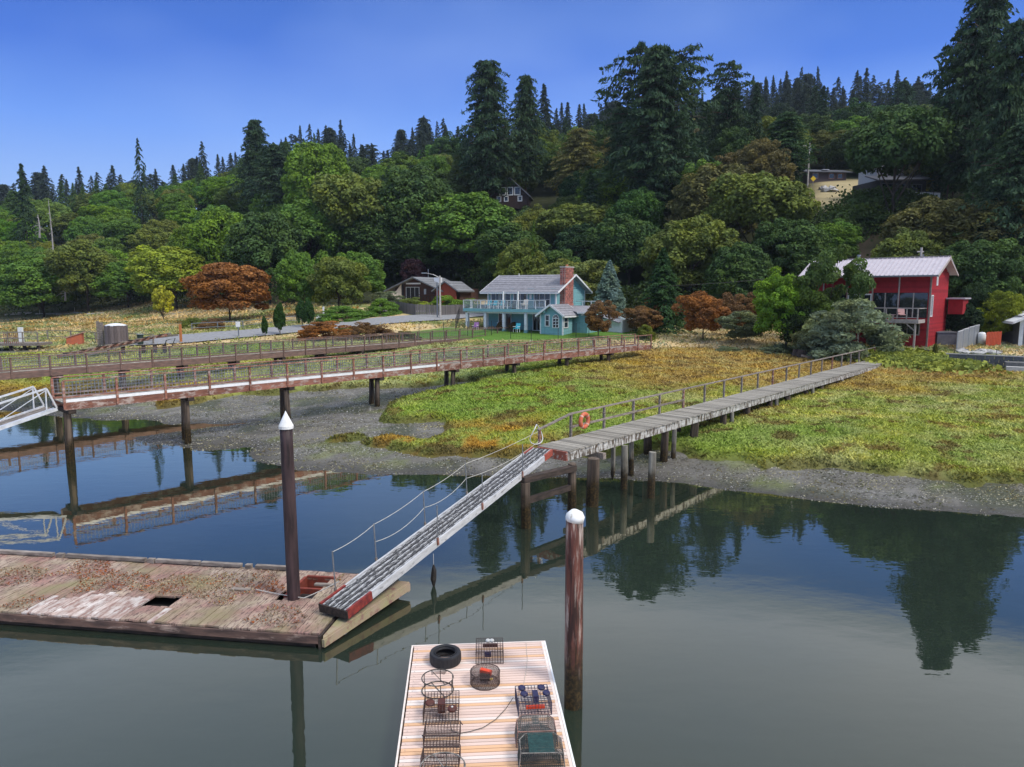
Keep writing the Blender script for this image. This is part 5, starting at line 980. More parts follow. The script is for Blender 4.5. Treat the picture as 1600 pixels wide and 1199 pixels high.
# deck
DK = thing; DX0, DX1, DY = X0 - 2.0, .1, -2.6
MB().box(DX0, DY, UP - .26, DX1, -.02, UP).build('deck_floor', WOODG, TH); MB().box(DX0 - .04, DY - .05, UP - .34, DX1 + .04, DY, UP + .04).build('deck_fascia', TEALM, TH); MB().box(DX0 - .05, DY, UP - .34, DX0 - .003, LY * .3, UP + .04).build('deck_fascia', TEALM, TH); MB().box(DX0 + .4, DY + .3, UP - .55, DX1 - .3, DY + .5, UP - .265).build('deck_beam', TRIM, TH)
MB().box(DX0, -.0, UP - .26, X0 - .01, LY * .3, UP).build('deck_floor', WOODG, TH)
nP = 9
for i in range(nP + 1):
    x = DX0 + (DX1 - DX0) * i / nP; MB().box(x - .04, DY - .02, UP, x + .04, DY + .06, UP + 1.02).build('rail_post', TRIM, TH)
    if i < nP: MB().box(x + .05, DY + .01, UP + .12, x + (DX1 - DX0) / nP - .05, DY + .025, UP + .95).build('glass_panel', CLEAR, TH)
MB().box(DX0 - .05, DY - .03, UP + 1.02, DX1 + .05, DY + .08, UP + 1.09).build('hand_rail', TRIM, TH); MB().box(DX0 - .04, DY + .09, UP + 1.02, DX0 + .05, LY * .3, UP + 1.09).build('hand_rail', TRIM, TH)
for y in (DY + 1.5, DY + 3, LY * .3): MB().box(DX0 - .03, y - .04, UP, DX0 + .05, y + .04, UP + 1.01).build('rail_post', TRIM, TH)
for x in (X0 + 4.0, X0 + 6.15): MB().box(x - .08, DY + .1, UP, x + .08, DY + .26, E_ - .3).build('roof_post', TRIM, TH)
for x in (DX0 + .35, X0 + 1.2, X0 + 4.0, X0 + 7.2): MB().box(x - .17, DY + .2, -.5, x + .17, DY + .54, UP - .56).build('column', TRIM, TH); MB().box(x - .2, DY + .17, -.5, x + .2, DY + .57, .25).build('column_base', TEALM, TH)
for x, y in ((DX0 + .4, 1.4), (X0 - .6, .4)): MB().box(x - .12, y - .12, -.5, x + .12, y + .12, UP - .27).build('column', TRIM, TH)
for x, w_ in ((X0 + 2.6, 1.9), (X0 + 7.4, 1.2)): window(TH, (x, -.0, 1.15), (1, 0, 0), w_, 2.1, bars=(1, 0), name='glass_door')
# sunroom
SX0, SX1, SY0 = -2.6, 3.0, -2.3; SE, SR = 2.35, 3.35
s0, s1 = -.7, 2.3
MB().box(s0, SY0, -.6, s1, -.01, SE).build('sunroom_wall', TEALM, TH); MB().box(.062, .6, -.6, 4.0, 4.2, SE).build('side_room', TEALM, TH)
MB().add([(s0, SY0 - .01, SE), (s1, SY0 - .01, SE), ((s0 + s1) / 2, SY0 - .01, SR - .25), (s0, SY0 + .2, SE), (s1, SY0 + .2, SE), ((s0 + s1) / 2, SY0 + .2, SR - .25)], [(1, 0, 2), (3, 4, 5), (0, 3, 5, 2), (4, 1, 2, 5), (0, 1, 4, 3)]).build('sunroom_gable', TEALM, TH)
gable_roof(TH, s0, s1, SY0, 1.0, SE, SR, .12, ROOFG, .45, 'y', courses=5, name='sunroom_roof')
b = MB(); b.slab([(2.9, .1, 2.42), (4.6, .1, 2.42), (4.6, 2.4, 3.15), (.7, 2.4, 3.15), (.7, 1.2, 2.8)], .12); b.build('side_roof', ROOFG, TH); MB().box(2.9, .04, 2.26, 4.65, .098, 2.44).build('gutter', TRIM, TH)
for x in (s0, s1): MB().box(x - .07, SY0 - .05, -.5, x + .07, SY0 + .07, SE).build('corner_board', TRIM, TH)
window(TH, ((s0 + s1) / 2 - .55, SY0, 1.45), (1, 0, 0), .55, 1.3, bars=(0, 1))
aw = window(TH, ((s0 + s1) / 2 + .6, SY0, 1.2), (1, 0, 0), .8, 1.1, bars=(1, 2)); b = MB(); cx = (s0 + s1) / 2 + .6
b.tube([(cx + .4 * math.cos(t), SY0 - .06, 1.77 + .4 * math.sin(t)) for t in np.linspace(0, math.pi, 9)], .045, 5); b.tube([(cx, SY0 - .06, 1.77), (cx, SY0 - .06, 2.15)], .02, 4)
for t in (.8, 2.3): b.tube([(cx, SY0 - .06, 1.77), (cx + .38 * math.cos(t), SY0 - .06, 1.77 + .38 * math.sin(t))], .02, 4)
b.build('arch', TRIM, aw); b = MB().add([(cx, SY0 - .025, 1.76)] + [(cx + .4 * math.cos(t), SY0 - .025, 1.76 + .4 * math.sin(t)) for t in np.linspace(0, math.pi, 9)], [(0, i + 1, i + 2)[::-1] for i in range(8)]); b.build('arch_pane', GLASS, aw)
window(TH, (s1, -1.6, 1.3), (0, 1, 0), .9, 1.3, bars=(0, 1)) ; MB().box(3.3, .4, 2.0, 3.5, .6, 2.4).build('downpipe', TRIM, TH)
# side deck and carport roof on the right
MB().box(.2, 4.6, UP - .2, 4.0, 7.0, UP).build('side_deck', TEALM, TH); MB().box(.2, 4.5, UP + .9, 4.0, 4.58, UP + .98).build('hand_rail', TRIM, TH)
for x in (1.2, 2.4, 3.9): MB().box(x - .05, 4.5, UP, x + .05, 4.59, UP + .9).build('rail_post', TRIM, TH)
b = MB(); b.slab([(4.1, 3.6, 1.9), (6.6, 3.6, 1.2), (6.6, 8.6, 1.2), (4.1, 8.6, 2.9)], .12); b.build('carport_roof', ROOFG, TH); MB().beam((4.0, 3.55, 3.0), (7.4, 3.55, 1.55), .07, .2).build('barge_board', TRIM, TH); MB().box(4.0, 4.2, -.5, 6.8, 8.2, 1.5).build('garage_wall', TRIM, TH)
# chimney of single bricks (shared mesh), the visible two faces
CH_ = thing('chimney', 'tall red brick chimney on the gable wall of the blue-green house', 'chimney'); 
ch = MB().box(.03, .85, -.6, .72, 3.05, 3.4).box(.031, .95, 3.401, .70, 2.95, 7.7); chm = ch.build('chimney', MORT, TH); bpy.data.objects.remove(CH_)
bm_ = MB().box(-.5, -.5, -.5, .5, .5, .5).mesh('brick', BRICK); z = .05; r_ = 0
while z < 7.55:
    ya, yb = (.85, 3.05) if z < 3.35 else (.95, 2.95); nbk = 8 if z < 3.35 else 7; st = (yb - ya) / nbk; off = st / 2 if r_ % 2 else 0
    for i in range(nbk + (1 if r_ % 2 else 0)):
        c0 = max(ya, ya + i * st - off); c1 = min(yb, ya + (i + 1) * st - off)
        if c1 - c0 > .06 and r_ * nbk < 290: put('brick', bm_, chm, (.725 + random.uniform(0, .02), (c0 + c1) / 2, z + .11), (0, 0, 0), (.06, c1 - c0 - .03, .195))
    z += .225; r_ += 1
b = MB()
z = .05
while z < 7.5:
    y0 = .85 if z < 3.35 else .95
    for x in (.04, .38): b.box(x, y0 - .03, z, x + .27, y0 - .003, z + .195)
    z += .225
b.build('brick_returns', BRICK, chm, kind='stuff'); MB().box(.0, .85, 7.71, .80, 3.05, 7.86).build('chimney_cap', MORT, chm); MB().tube([(.35, 2.0, 7.86), (.35, 2.0, 8.1)], .16, 10).build('flue', M('clay', (.5, .2, .1)), chm)
MB().tube([(X0 + 2.6, 3.2, 6.6), (X0 + 2.6, 3.2, 7.15)], .05, 6).build('vent_pipe', TRIM, TH)
def hloc(o, x, y, z=0): c, s_ = math.cos(o.rotation_euler.z), math.sin(o.rotation_euler.z); return (o.location.x + c * x - s_ * y, o.location.y + s_ * x + c * y, o.location.z + z)
TURQ = flat('turquoise_canvas', (.06, .42, .50)); CRM = flat('cream_canvas', (.66, .58, .48))
def chair(pos, rz, mat, lab, grp=None, frame=TRIM, s=1.):
    o = thing('chair', lab, 'chair', pos, rz, grp)
    for x in (-.27, .27):
        for y in (-.25, .25): MB().box(x - .025, y - .025, 0, x + .025, y + .025, .42 * s).build('leg', frame, o)
    MB().box(-.3, -.3, .42 * s, .3, .3, .50 * s).build('seat', mat, o); MB().slab([(-.3, .22, .5 * s), (.3, .22, .5 * s), (.3, .42, 1.05 * s), (-.3, .42, 1.05 * s)], .06).build('backrest', mat, o)
    for x in (-.32, .32): MB().box(x - .03, -.3, .64, x + .03, .28, .68).build('armrest', frame, o)
    return o
for i, (x, l_) in enumerate(((1.0, 'turquoise deck chair nearest the left glass panels'), (1.9, 'turquoise deck chair, middle of the row on the deck'), (3.0, 'turquoise deck chair beside the sliding door'))): chair(hloc(TH, X0 + x, -1.5, UP + .01), R(-34 - 180 + 170), TURQ, l_, 'turquoise chairs on the upper deck')
chair(hloc(TH, X0 + 6.6, -1.7, UP + .01), R(-34), CRM, 'cream lounge chair on the upper deck right of the sliding door', s=1.1)
o = thing('barbecue', 'black covered barbecue on the upper deck beside the cream chair', 'barbecue', hloc(TH, X0 + 5.1, -1.4, UP + .01), R(-34)); MB().box(-.35, -.25, .0, .35, .25, .75).build('cover', BLACKM, o); MB().tube([(-.35, 0, .75), (.35, 0, .75)], .26, 12).build('lid', BLACKM, o, True)
chair(hloc(TH, X0 + .4, -3.3, .02), R(-20), M('patchwork', (.45, .28, .42), (.2, .08, .25), 14, .8, lo=.45, hi=.5), 'purple patterned garden chair under the deck by the second column')
o = chair(hloc(TH, X0 + 6.6, -3.4, .02), R(-34), TURQ, 'turquoise garden chair on the lawn by the right column')
chair(hloc(TH, X0 + 2.8, -1.2, .02), R(150), TRIM, 'white garden chair in the shade under the deck')
for x, l_, c in ((X0 + 3.4, 'planter of dark flowers between the middle columns', BARK), (X0 + 5.3, 'brown planter tub with foliage under the deck', BARK)):
    o = thing('planter', l_, 'planter', hloc(TH, x, -2.2, 0), 0); MB().tube([(0, 0, 0), (0, 0, .5)], [.25, .36], 12).build('pot', c, o); q = put('plant', PROTO['bush0'][0], o, (0, 0, .45), (0, 0, 0), (1.1, 1.1, .8), (.09, .06, .02))
for k, (px, py, w_, h_, lab) in enumerate(((908, 519, 2.3, 1.5, 'white covered hot tub beside the sunroom'), (966, 513, 1.7, 1.9, 'white covered boat bow by the brown shrub'))):
    p = hit(px, py); o = thing('covered_tub' if not k else 'covered_boat', lab, 'tub' if not k else 'boat', p, R(-30)); b = MB()
    if not k:
        b.box(-w_ / 2, -.8, 0, w_ / 2, .8, h_ * .62).build('cabinet', TRIM, o); MB().prism([(-w_ / 2 - .05, -.85), (w_ / 2 + .05, -.85), (w_ / 2 + .05, .85), (-w_ / 2 - .05, .85)], h_ * .63, h_ * .86).build('cover', flat('cover_vinyl', (.6, .6, .58)), o); MB().box(-.35, -.86, .5, .35, -.82, .58).build('strap', BLACKM, o)
    else:
        vs = []; prof = [(0, .9), (.35, 1.25), (.62, 1.7), (.72, 2.0)]
        for s_, wd in enumerate((.05, .55, .8, .85)):
            y = -1.6 + s_ * 1.2
            for a in np.linspace(-1, 1, 7): vs.append((a * wd, y, .55 + (1 - abs(a) ** 2) * (.45 + .25 * s_)))
        fs = [(s_ * 7 + i, s_ * 7 + i + 1, (s_ + 1) * 7 + i + 1, (s_ + 1) * 7 + i) for s_ in range(3) for i in range(6)]; MB().add(vs, fs).build('tarpaulin', TRIM, o, True); MB().prism([(-.05, -1.55), (.05, -1.55), (.8, .2), (.8, 2), (-.8, 2), (-.8, .2)], .15, .56).build('hull', BLACKM, o)
# wire garden fence in front of the house
def wire_fence(name, pts, h_, lab, mat=BLACKM, step=3.0, rails=3, r=.02, cat='fence', wire=.012, postr=.035):
    P = [hit(*p) for p in pts]; o = thing(name, lab, cat, P[0]); tot = []
    for a, c in zip(P, P[1:]):
        n_ = max(1, int(round((c - a).length / step)))
        for i in range(n_): tot.append(a.lerp(c, i / n_))
    tot.append(P[-1]); tot = [Vector((q.x, q.y, z1(q.x, q.y))) - P[0] for q in tot]
    for q in tot: MB().tube([q - Vector((0, 0, .2)), q + Vector((0, 0, h_))], postr, 6).build('post', mat, o)
    for a, c in zip(tot, tot[1:]):
        b = MB()
        for k in range(rails): z = h_ * (k + .6) / (rails - .4 + .001) if rails > 1 else h_; z = min(z, h_); b.beam(a + Vector((0, 0, z)), c + Vector((0, 0, z)), wire, wire)
        L = (c - a).length; n_ = int(L / .45)
        if wire < .03:
            for k in range(1, n_): q = a.lerp(c, k / n_); b.beam(q, q + Vector((0, 0, h_)), wire * .6, wire * .6)
        b.build('wire_panel', mat, o)
    return o
wire_fence('wire_fence', [(655, 528), (768, 524), (830, 535), (872, 537), (900, 529), (920, 526)], 1.7, 'black wire mesh fence between the boardwalks and the blue-green house')
wire_fence('wire_fence', [(712, 517), (718, 498)], 1.6, 'short wire fence running back beside the mown grass', step=2.5)
# --- brown house
p0 = pd(638, 460, 121); p0.z = 6.2; BH = thing('house', 'low brown house with grey gable roof behind the board fence', 'house', (p0.x + 1, p0.y + 2, p0.z - .8), R(-24))
BRW = M('brown_boards', (.085, .04, .03), (.05, .028, .022), 5, .8, (4, 4, .4)); REDW = M('red_brown_boards', (.35, .07, .035), (.2, .045, .03), 5, .8, (4, 4, .4)); ROOFD = shingle('dark_grey_shingle', (.21, .215, .225), (.15, .155, .165)); DTR = flat('dark_trim', (.16, .17, .18))
MB().box(-4.2, 0, 0, 4.0, 9, 3.3).box(4.01, 1.0, 0, 8.0, 8, 3.25).build('wall', BRW, BH)
MB().add([(-4.2, -.02, 3.3), (4, -.02, 3.3), (-.1, -.02, 5.0), (-4.2, .2, 3.3), (4, .2, 3.3), (-.1, .2, 5.0)], [(0, 1, 2), (5, 4, 3), (0, 3, 4, 1), (1, 4, 5, 2), (2, 5, 3, 0)]).build('gable', BRW, BH)
gable_roof(BH, -5.0, 4.8, 0, 9, 3.25, 5.25, .15, ROOFD, .9, 'y', DTR, 6); gable_roof(BH, 4.2, 8.2, -.5, 4.5, 3.2, 4.5, .15, ROOFD, .5, 'y', DTR, 4)
MB().box(4.3, -.6, 0, 8.1, -.35, 3.3).build('wing_wall', REDW, BH); MB().add([(4.2, -.62, 3.3), (8.2, -.62, 3.3), (6.2, -.62, 4.4)], [(0, 1, 2)]).build('wing_gable', REDW, BH)
window(BH, (-.6, 0, 2.5), (1, 0, 0), 2.6, 2.0, bars=(2, 0), trim=flat('grey_frame', (.5, .52, .5)), pane=DARKIN); MB().box(-1.9, -.1, 4.0, 1.0, -.04, 4.25).build('light_panel', TRIM, BH); MB().box(-2.6, -.25, .6, -2.4, -.05, 4.2).build('post', BLACKM, BH)
MB().add([(-2.7, -.3, 4.1), (-2.7, -.3, .9), (-3.6, -.6, 1.2), (-5.0, -1.0, 2.2), (-3.6, -.5, 2.9)], [(0, 1, 2, 3, 4)]).build('shade_sail', flat('cream_sail', (.72, .62, .48)), BH); MB().box(.9, -.6, 2.2, 3.9, -.05, 2.3).build('balcony_floor', BRW, BH)
for i in range(9): MB().box(-1.7 + i * .65, -.75, 1.2, -1.62 + i * .65, -.68, 1.9).build('rail_post', BLACKM, BH)
MB().box(-2, -.76, 1.9, 3.9, -.66, 1.97).build('hand_rail', BLACKM, BH); MB().box(1.6, 3.5, 4.2, 3.0, 3.9, 5.2).build('roof_vent', TRIM, BH); MB().box(1.7, -.12, 2.2, 2.1, -.03, 3.2).build('wall_lamp', flat('grey_plaque', (.4, .42, .42)), BH)
# board fence: boards as parts
P = [hit(*q) for q in ((582, 490), (600, 485), (650, 493), (690, 494), (728, 492))]; BFm = M('fence_board', (.17, .155, .15), (.10, .09, .088), 6, .9, (3, 3, .5), rand=.5); bf = thing('board_fence', 'dark grey upright board fence along the road below the brown house', 'fence', P[0]); bb = MB().box(-.5, -.5, 0, .5, .5, 1).mesh('board', BFm); nB = 0
for a, c in zip(P, P[1:]):
    L = (c - a).length; n_ = int(L / .24); an = math.atan2(c.y - a.y, c.x - a.x)
    for i in range(n_):
        q = a.lerp(c, i / n_) - P[0]; put('board', bb, bf, (q.x, q.y, z1(*(a.lerp(c, i / n_)).xy) - P[0].z - .2), (0, 0, an), (.21, .03, 1.75 + random.uniform(-.06, .06))); nB += 1
# street lamp
p = hit(688, 498); sl_ = thing('street_lamp', 'grey street lamp on a double pole beside the road', 'street lamp', p); PG = M('weathered_pole', (.50, .47, .43), (.38, .35, .32), 5, .85); hh = pd(688, 431, p.y).z - p.z
MB().tube([(0, 0, -.3), (0, 0, hh)], [.16, .11], 10).build('pole', PG, sl_); MB().tube([(-.42, .2, -.3), (-.42, .2, hh - .9)], [.11, .09], 8).build('pole', METAL, sl_); MB().tube([(0, 0, hh - .3), (-.9, -.1, hh + .15), (-1.9, -.2, hh + .35)], .04, 6).build('arm', METAL, sl_); MB().prism([(-2.5, -.32), (-1.8, -.35), (-1.8, -.08), (-2.5, -.12)], hh + .28, hh + .42).build('lamp_head', METAL, sl_); MB().tube([(-1.6, 0, hh - .2), (-1.6, 0, hh + .9)], .05, 6).build('antenna', METAL, sl_)
# --- red house
hp = hit(1447, 543.5); RH = thing('house', 'red two-storey house with pinkish metal roof and balcony', 'house', (hp.x, hp.y, hp.z), R(-43)); LX, LY = 11.6, 7.0; E_, Rg = 7.2, 8.65; DKF = 2.75
MB().box(-LX, 0, -.5, 0, LY, E_).build('wall', REDM, RH); prof = lambda s_: E_ + (Rg - E_) * (1 - abs(s_ - LY * .42) / (LY * .42)) if s_ < LY * .42 else E_ + (Rg - E_) * (1 - (s_ - LY * .42) / (LY * .58)) * 1.0
MB().add([(-.03, 0, E_), (-.03, LY, E_), (-.03, LY * .42, Rg), (-.2, 0, E_), (-.2, LY, E_), (-.2, LY * .42, Rg)], [(0, 1, 2), (5, 4, 3), (0, 3, 4, 1), (1, 4, 5, 2), (2, 5, 3, 0)]).build('gable', REDM, RH)
siding(RH, (0, 0, 0), (0, 1, 0), LY, 0, prof, REDM, .155, holes=((.32, 1.08, 3.0, 5.0), (1.97, 2.43, 6.0, 7.2))); siding(RH, (-LX, 0, 0), (1, 0, 0), LX, 0, lambda s_: DKF - .2, REDM, .2, holes=((8.78, 10.92, 1.2, 2.3),)); siding(RH, (-LX, 0, 0), (1, 0, 0), LX, DKF + 2.55, lambda s_: E_, REDM, .2)
yr = LY * .42; rf = MB(); ovx = .75; e0 = -.8; sl0 = (Rg - E_) / yr; e1 = LY + .5; sl1 = (Rg - E_) / (LY - yr); Rg += .12
rf.slab([(-LX - ovx, e0, Rg - sl0 * (yr - e0)), (ovx, e0, Rg - sl0 * (yr - e0)), (ovx + .15, yr, Rg), (-LX - ovx, yr, Rg)], .12); rf.slab([(-LX - ovx, yr, Rg), (ovx + .15, yr, Rg), (ovx, e1, Rg - sl1 * (e1 - yr)), (-LX - ovx, e1, Rg - sl1 * (e1 - yr))], .12); rr = rf.build('roof', ROOFP, RH)
x = -LX - ovx + .05
while x < ovx: MB().beam((x, e0, Rg - sl0 * (yr - e0) + .035), (x, yr, Rg + .035), .05, .06).build('roof_seam', ROOFP, rr); x += .42
MB().box(-LX - ovx, yr - .12, Rg, ovx + .15, yr + .12, Rg + .07).build('ridge_cap', GREYT, rr); MB().box(-LX - ovx, e0 - .06, Rg - sl0 * (yr - e0) - .16, ovx, e0 - .0, Rg - sl0 * (yr - e0)).build('gutter', DTR, RH)
MB().beam((ovx + .03, e0, Rg - sl0 * (yr - e0) - .12), (ovx + .18, yr, Rg - .12), .05, .2).build('barge_board', GREYT, RH); MB().beam((ovx + .1, yr, Rg - .14), (ovx, e1, Rg - sl1 * (e1 - yr) - .14), .05, .2).build('barge_board', GREYT, RH)
MB().tube([(-6.9, .9, Rg - sl0 * (yr - .9)), (-6.9, .9, Rg + .25)], .13, 10).build('stove_pipe', METAL, RH); MB().tube([(-6.9, .9, Rg + .2), (-6.9, .9, Rg + .34)], .19, 10).build('pipe_cap', METAL, RH)
for x in (0, -.0): MB().box(-.05, -.07, 0, .09, .08, E_ + .1).build('corner_board', GREYT, RH)
for x in (-2.7, -5.1, -7.5, -9.9): MB().box(x - .06, -.12, DKF, x + .06, -.045, E_).build('upright_trim', GREYT, RH)
for x in (-.5, -2.9, -5.3): MB().tube([(x, -.2, E_ - .25), (x, -.2, E_ - .05)], .09, 8).build('eave_lamp', TRIM, RH)
for x0_, x1_ in ((-2.6, -.15), (-5.0, -2.8)):
    MB().box(x0_, -.04, DKF + .1, x1_, -.01, DKF + 2.5).build('pane', GLASS, RH); MB().box((x0_ + x1_) / 2 - .05, -.09, DKF + .1, (x0_ + x1_) / 2 + .05, -.042, DKF + 2.5).build('mullion', GREYT, RH); MB().box(x0_, -.08, DKF + 1.0, x1_, -.042, DKF + 1.06).build('mullion', GREYT, RH)
window(RH, (-6.3, 0, DKF + 1.2), (1, 0, 0), 2.2, 2.3, bars=(1, 0), name='sliding_door', t_=.13); MB().box(-9.7, -.04, DKF + .1, -7.65, -.01, DKF + 2.5).build('pane', GLASS, RH)
window(RH, (-1.75, 0, 1.75), (1, 0, 0), 2.1, 1.1, bars=(1, 0), trim=GREYT); window(RH, (0, .7, 4.0), (0, 1, 0), .75, 2.0, bars=(1, 0)); window(RH, (0, 2.2, 6.6), (0, 1, 0), .45, 1.2, bars=(0, 0), pane=TRIM)
MB().box(-9.8, -2.4, DKF - .3, -.3, -.05, DKF - .06).build('balcony_floor', WOODG, RH); MB().box(-9.8, -2.46, DKF - .36, -.3, -2.405, DKF - .02).build('balcony_fascia', GREYT, RH); MB().box(-.298, -2.46, DKF - .36, -.24, -.05, DKF - .02).build('balcony_fascia', GREYT, RH)
for x in (-.36, -3.1, -5.9, -8.7): MB().box(x - .05, -2.42, DKF - .02, x + .05, -2.33, DKF + 1.0).build('rail_post', GREYT, RH)
for z in (.15, 1.0): MB().box(-9.8, -2.43, DKF + z, -.3, -2.32, DKF + z + .06).build('hand_rail', GREYT, RH)
MB().box(-.35, -2.31, DKF + 1.0, -.26, -.05, DKF + 1.06).build('hand_rail', GREYT, RH); MB().box(-1.35, -2.41, DKF - .02, -1.25, -2.33, DKF + 1.0).build('rail_post', GREYT, RH)
MB().box(-.6, -2.38, -.3, -.45, -2.23, DKF - .365).build('balcony_post', GREYT, RH); MB().beam((-.52, -2.3, DKF - 1.1), (-1.3, -2.3, DKF - .4), .09, .09).build('brace', GREYT, RH); MB().box(-5.6, -2.38, -.3, -5.45, -2.23, DKF - .365).build('balcony_post', GREYT, RH)
MB().box(.3, 6.2, 3.1, 1.6, 8.6, 4.6).build('annex', REDM, RH); MB().box(.1, 6.0, 4.61, 1.8, 8.8, 4.75).build('annex_roof', ROOFP, RH); 
chair(hloc(RH, -1.9, -1.5, DKF - .04), R(-10), flat('pink_cushion', (.55, .30, .27)), 'pink cushioned chair on the balcony of the red house', frame=BLACKM); 
o = thing('bench', 'long pale bench on the balcony of the red house', 'bench', hloc(RH, -4.2, -1.2, DKF - .04), R(-43)); MB().box(-1.6, -.2, .38, 1.6, .2, .46).build('seat', flat('pinkish_wood', (.5, .36, .33)), o)
for x in (-1.4, 1.4): MB().box(x - .05, -.18, 0, x + .05, .18, .38).build('leg', GREYT, o)
p = hit(1474, 538); o = thing('hot_tub', 'grey boxy hot tub against the red gable wall', 'hot tub', p, R(-10)); MB().box(-.95, -.9, 0, .85, .9, 1.15).build('cabinet', M('grey_panel', (.13, .13, .15), (.10, .10, .115), 4, .6), o); MB().box(-1.0, -.95, 1.16, .9, .95, 1.28).build('lid', METAL, o); MB().box(.86, -.9, 0, .95, .9, 1.15).build('end_panel', flat('pale_panel', (.5, .52, .54)), o)
# silver panel fence
CORR = M('corrugated_steel', (.42, .44, .46), (.30, .32, .34), 4, .4, (3, 3, .5), bump=.1, metal=.5)
def panel_fence(pts, h0, h1, lab, mat, n_, name='metal_fence'):
    P = [hit(*q) for q in pts]; o = thing(name, lab, 'fence', P[0]); a, c = P[0], P[-1]; d = (c - a)
    for i in range(n_):
        u, v = a + d * (i / n_), a + d * ((i + 1) / n_); u.z, v.z = z1(u.x, u.y), z1(v.x, v.y); h_ = h0 + (h1 - h0) * i / n_; b = MB(); 
        b.beam(u - P[0] + Vector((0, 0, h_ / 2)), v - P[0] + Vector((0, 0, h_ / 2)), .03, h_); b.build('panel', mat, o); MB().beam(u - P[0] - Vector((0, 0, .2)), u - P[0] + Vector((0, 0, h_ + .1)), .09, .09).build('post', METAL, o)
        MB().beam(u - P[0] + Vector((0, 0, h_ + .04)), v - P[0] + Vector((0, 0, h_ + .04)), .08, .06).build('cap_rail', flat('pale_cap', (.62, .63, .64)) if i == 0 else bpy.data.materials['pale_cap'], o)
    return o
panel_fence([(1494, 549), (1528, 538)], 1.75, 1.95, 'silver sheet metal fence standing right of the red house', CORR, 4); panel_fence([(1536, 531), (1556, 525)], 1.8, 1.9, 'farther silver metal fence behind the conical evergreen', CORR, 3)
RF = M('orange_red_boards', (.45, .075, .03), (.35, .06, .03), 5, .8, rand=.2); p = hit(1541, 541); o = thing('picket_fence', 'orange-red wooden screen of boards near the white house', 'fence', p, R(25))
for i in range(10): MB().box(i * .24 - .1, -.02, 0, i * .24 + .1, .02, 1.35 + .05 * (i % 2)).build('board', RF, o)
MB().box(-.1, .02, .4, 2.3, .07, .5).build('rail', RF, o); MB().box(-.1, .02, 1.1, 2.3, .07, 1.2).build('rail', RF, o)
p = hit(1533, 539); o = thing('white_tank', 'white rounded tank left of the orange-red screen', 'tank', p); MB().tube([(0, 0, 0), (0, 0, 1.1), (0, 0, 1.25)], [.36, .36, .22], 14).build('shell', TRIM, o, True); MB().tube([(0, 0, 1.25), (0, 0, 1.36)], .06, 8).build('valve', METAL, o)
# retaining wall of blocks
BLK = M('grey_block', (.17, .165, .16), (.11, .11, .105), 4, .95, rand=.4, bump=.5); P0, P1 = hit(1481, 573), hit(1574, 577); rw = thing('retaining_wall', 'low grey block wall between the marsh and the white house yard', 'wall', P0, yaw(P0, P1)); bl = MB().box(-.5, -.5, -.5, .5, .5, .5).mesh('block', BLK); L = (P1 - P0).length
for r_ in range(4):
    n_ = int(L / .62)
    for i in range(n_ + 4): put('block', bl, rw, ((i + (.5 if r_ % 2 else 0)) * .62, .2, .12 + r_ * .25), (0, 0, 0), (.59, .4 + random.uniform(-.03, .03), .235))
MB().box(-.2, -.05, 1.0, L + 2.6, .5, 1.07).build('cap', flat('cap_stone', (.26, .25, .24)), rw)
P0, P1 = hit(1572, 586), hit(1650, 590); o = thing('concrete_slab', 'pale concrete block end right below the grey wall', 'concrete block', P0, yaw(P0, P1)); MB().box(0, 0, -.2, 5, .6, .62).build('block', M('pale_concrete', (.5, .49, .46), (.36, .35, .33), 4, .9), o); MB().box(0, .6, -.2, 5, 1.9, .9).build('step', BLK, o)
wire_fence('wire_fence', [(1490, 560), (1556, 562), (1600, 563)], .9, 'thin wire fence on top of the grey block wall', step=2.2, rails=2, wire=.006, postr=.02)
# rocks pile
def rocks(pts, n_, s, lab, mat, spread=1.6):
    for i in range(n_):
        p = hit(random.uniform(pts[0], pts[2]), random.uniform(pts[1], pts[3])); b = MB(); k = random.Random(i); vs = []; 
        me_v = [Vector((k.gauss(0, 1), k.gauss(0, 1), k.gauss(0, .7))).normalized() * s * k.uniform(.6, 1.2) for _ in range(14)]
        import bmesh
        bm = bmesh.new(); [bm.verts.new(v) for v in me_v]; bmesh.ops.convex_hull(bm, input=bm.verts); me = bpy.data.meshes.new('rock'); bm.to_mesh(me); bm.free(); me.materials.append(mat); put('rock', me, None, (p.x, p.y, p.z + s * .25), (0, 0, k.uniform(0, 6)), (1.4, 1, .7), label=lab, cat='rock', group=lab.replace('rock', 'rocks').replace('boulder', 'boulders') + ' group')
ROCK = M('pale_rock', (.46, .45, .43), (.30, .29, .28), 3, .9, bump=.4)
rocks((1498, 549, 1560, 554), 22, .38, 'pale grey rock heaped above the block wall', ROCK); rocks((1283, 295, 1306, 301), 9, .75, 'white boulder lying in the dry upper field', ROCK)
# white house at right edge
p = hit(1592, 541); o = thing('house', 'white-trimmed grey cottage cut off by the right edge', 'house', p, R(-20)); GRW = M('grey_wall', (.16, .165, .17), (.13, .135, .14), 3, .8)
MB().box(0, 0, -.3, 7, 7, 3.0).build('wall', GRW, o); MB().box(-.1, -.08, -.3, .25, 0, 2.9).build('corner_board', TRIM, o); window(o, (1.5, 0, 1.6), (1, 0, 0), 1.5, 1.4, bars=(1, 0)); gable_roof(o, 0, 7, 0, 7, 2.85, 4.6, .15, flat('white_roof', (.74, .74, .73)), .9, 'y', TRIM, 5)
MB().add([(0, -.03, 3.0), (7, -.03, 3.0), (3.5, -.03, 4.6)], [(0, 1, 2)]).build('gable', GRW, o)
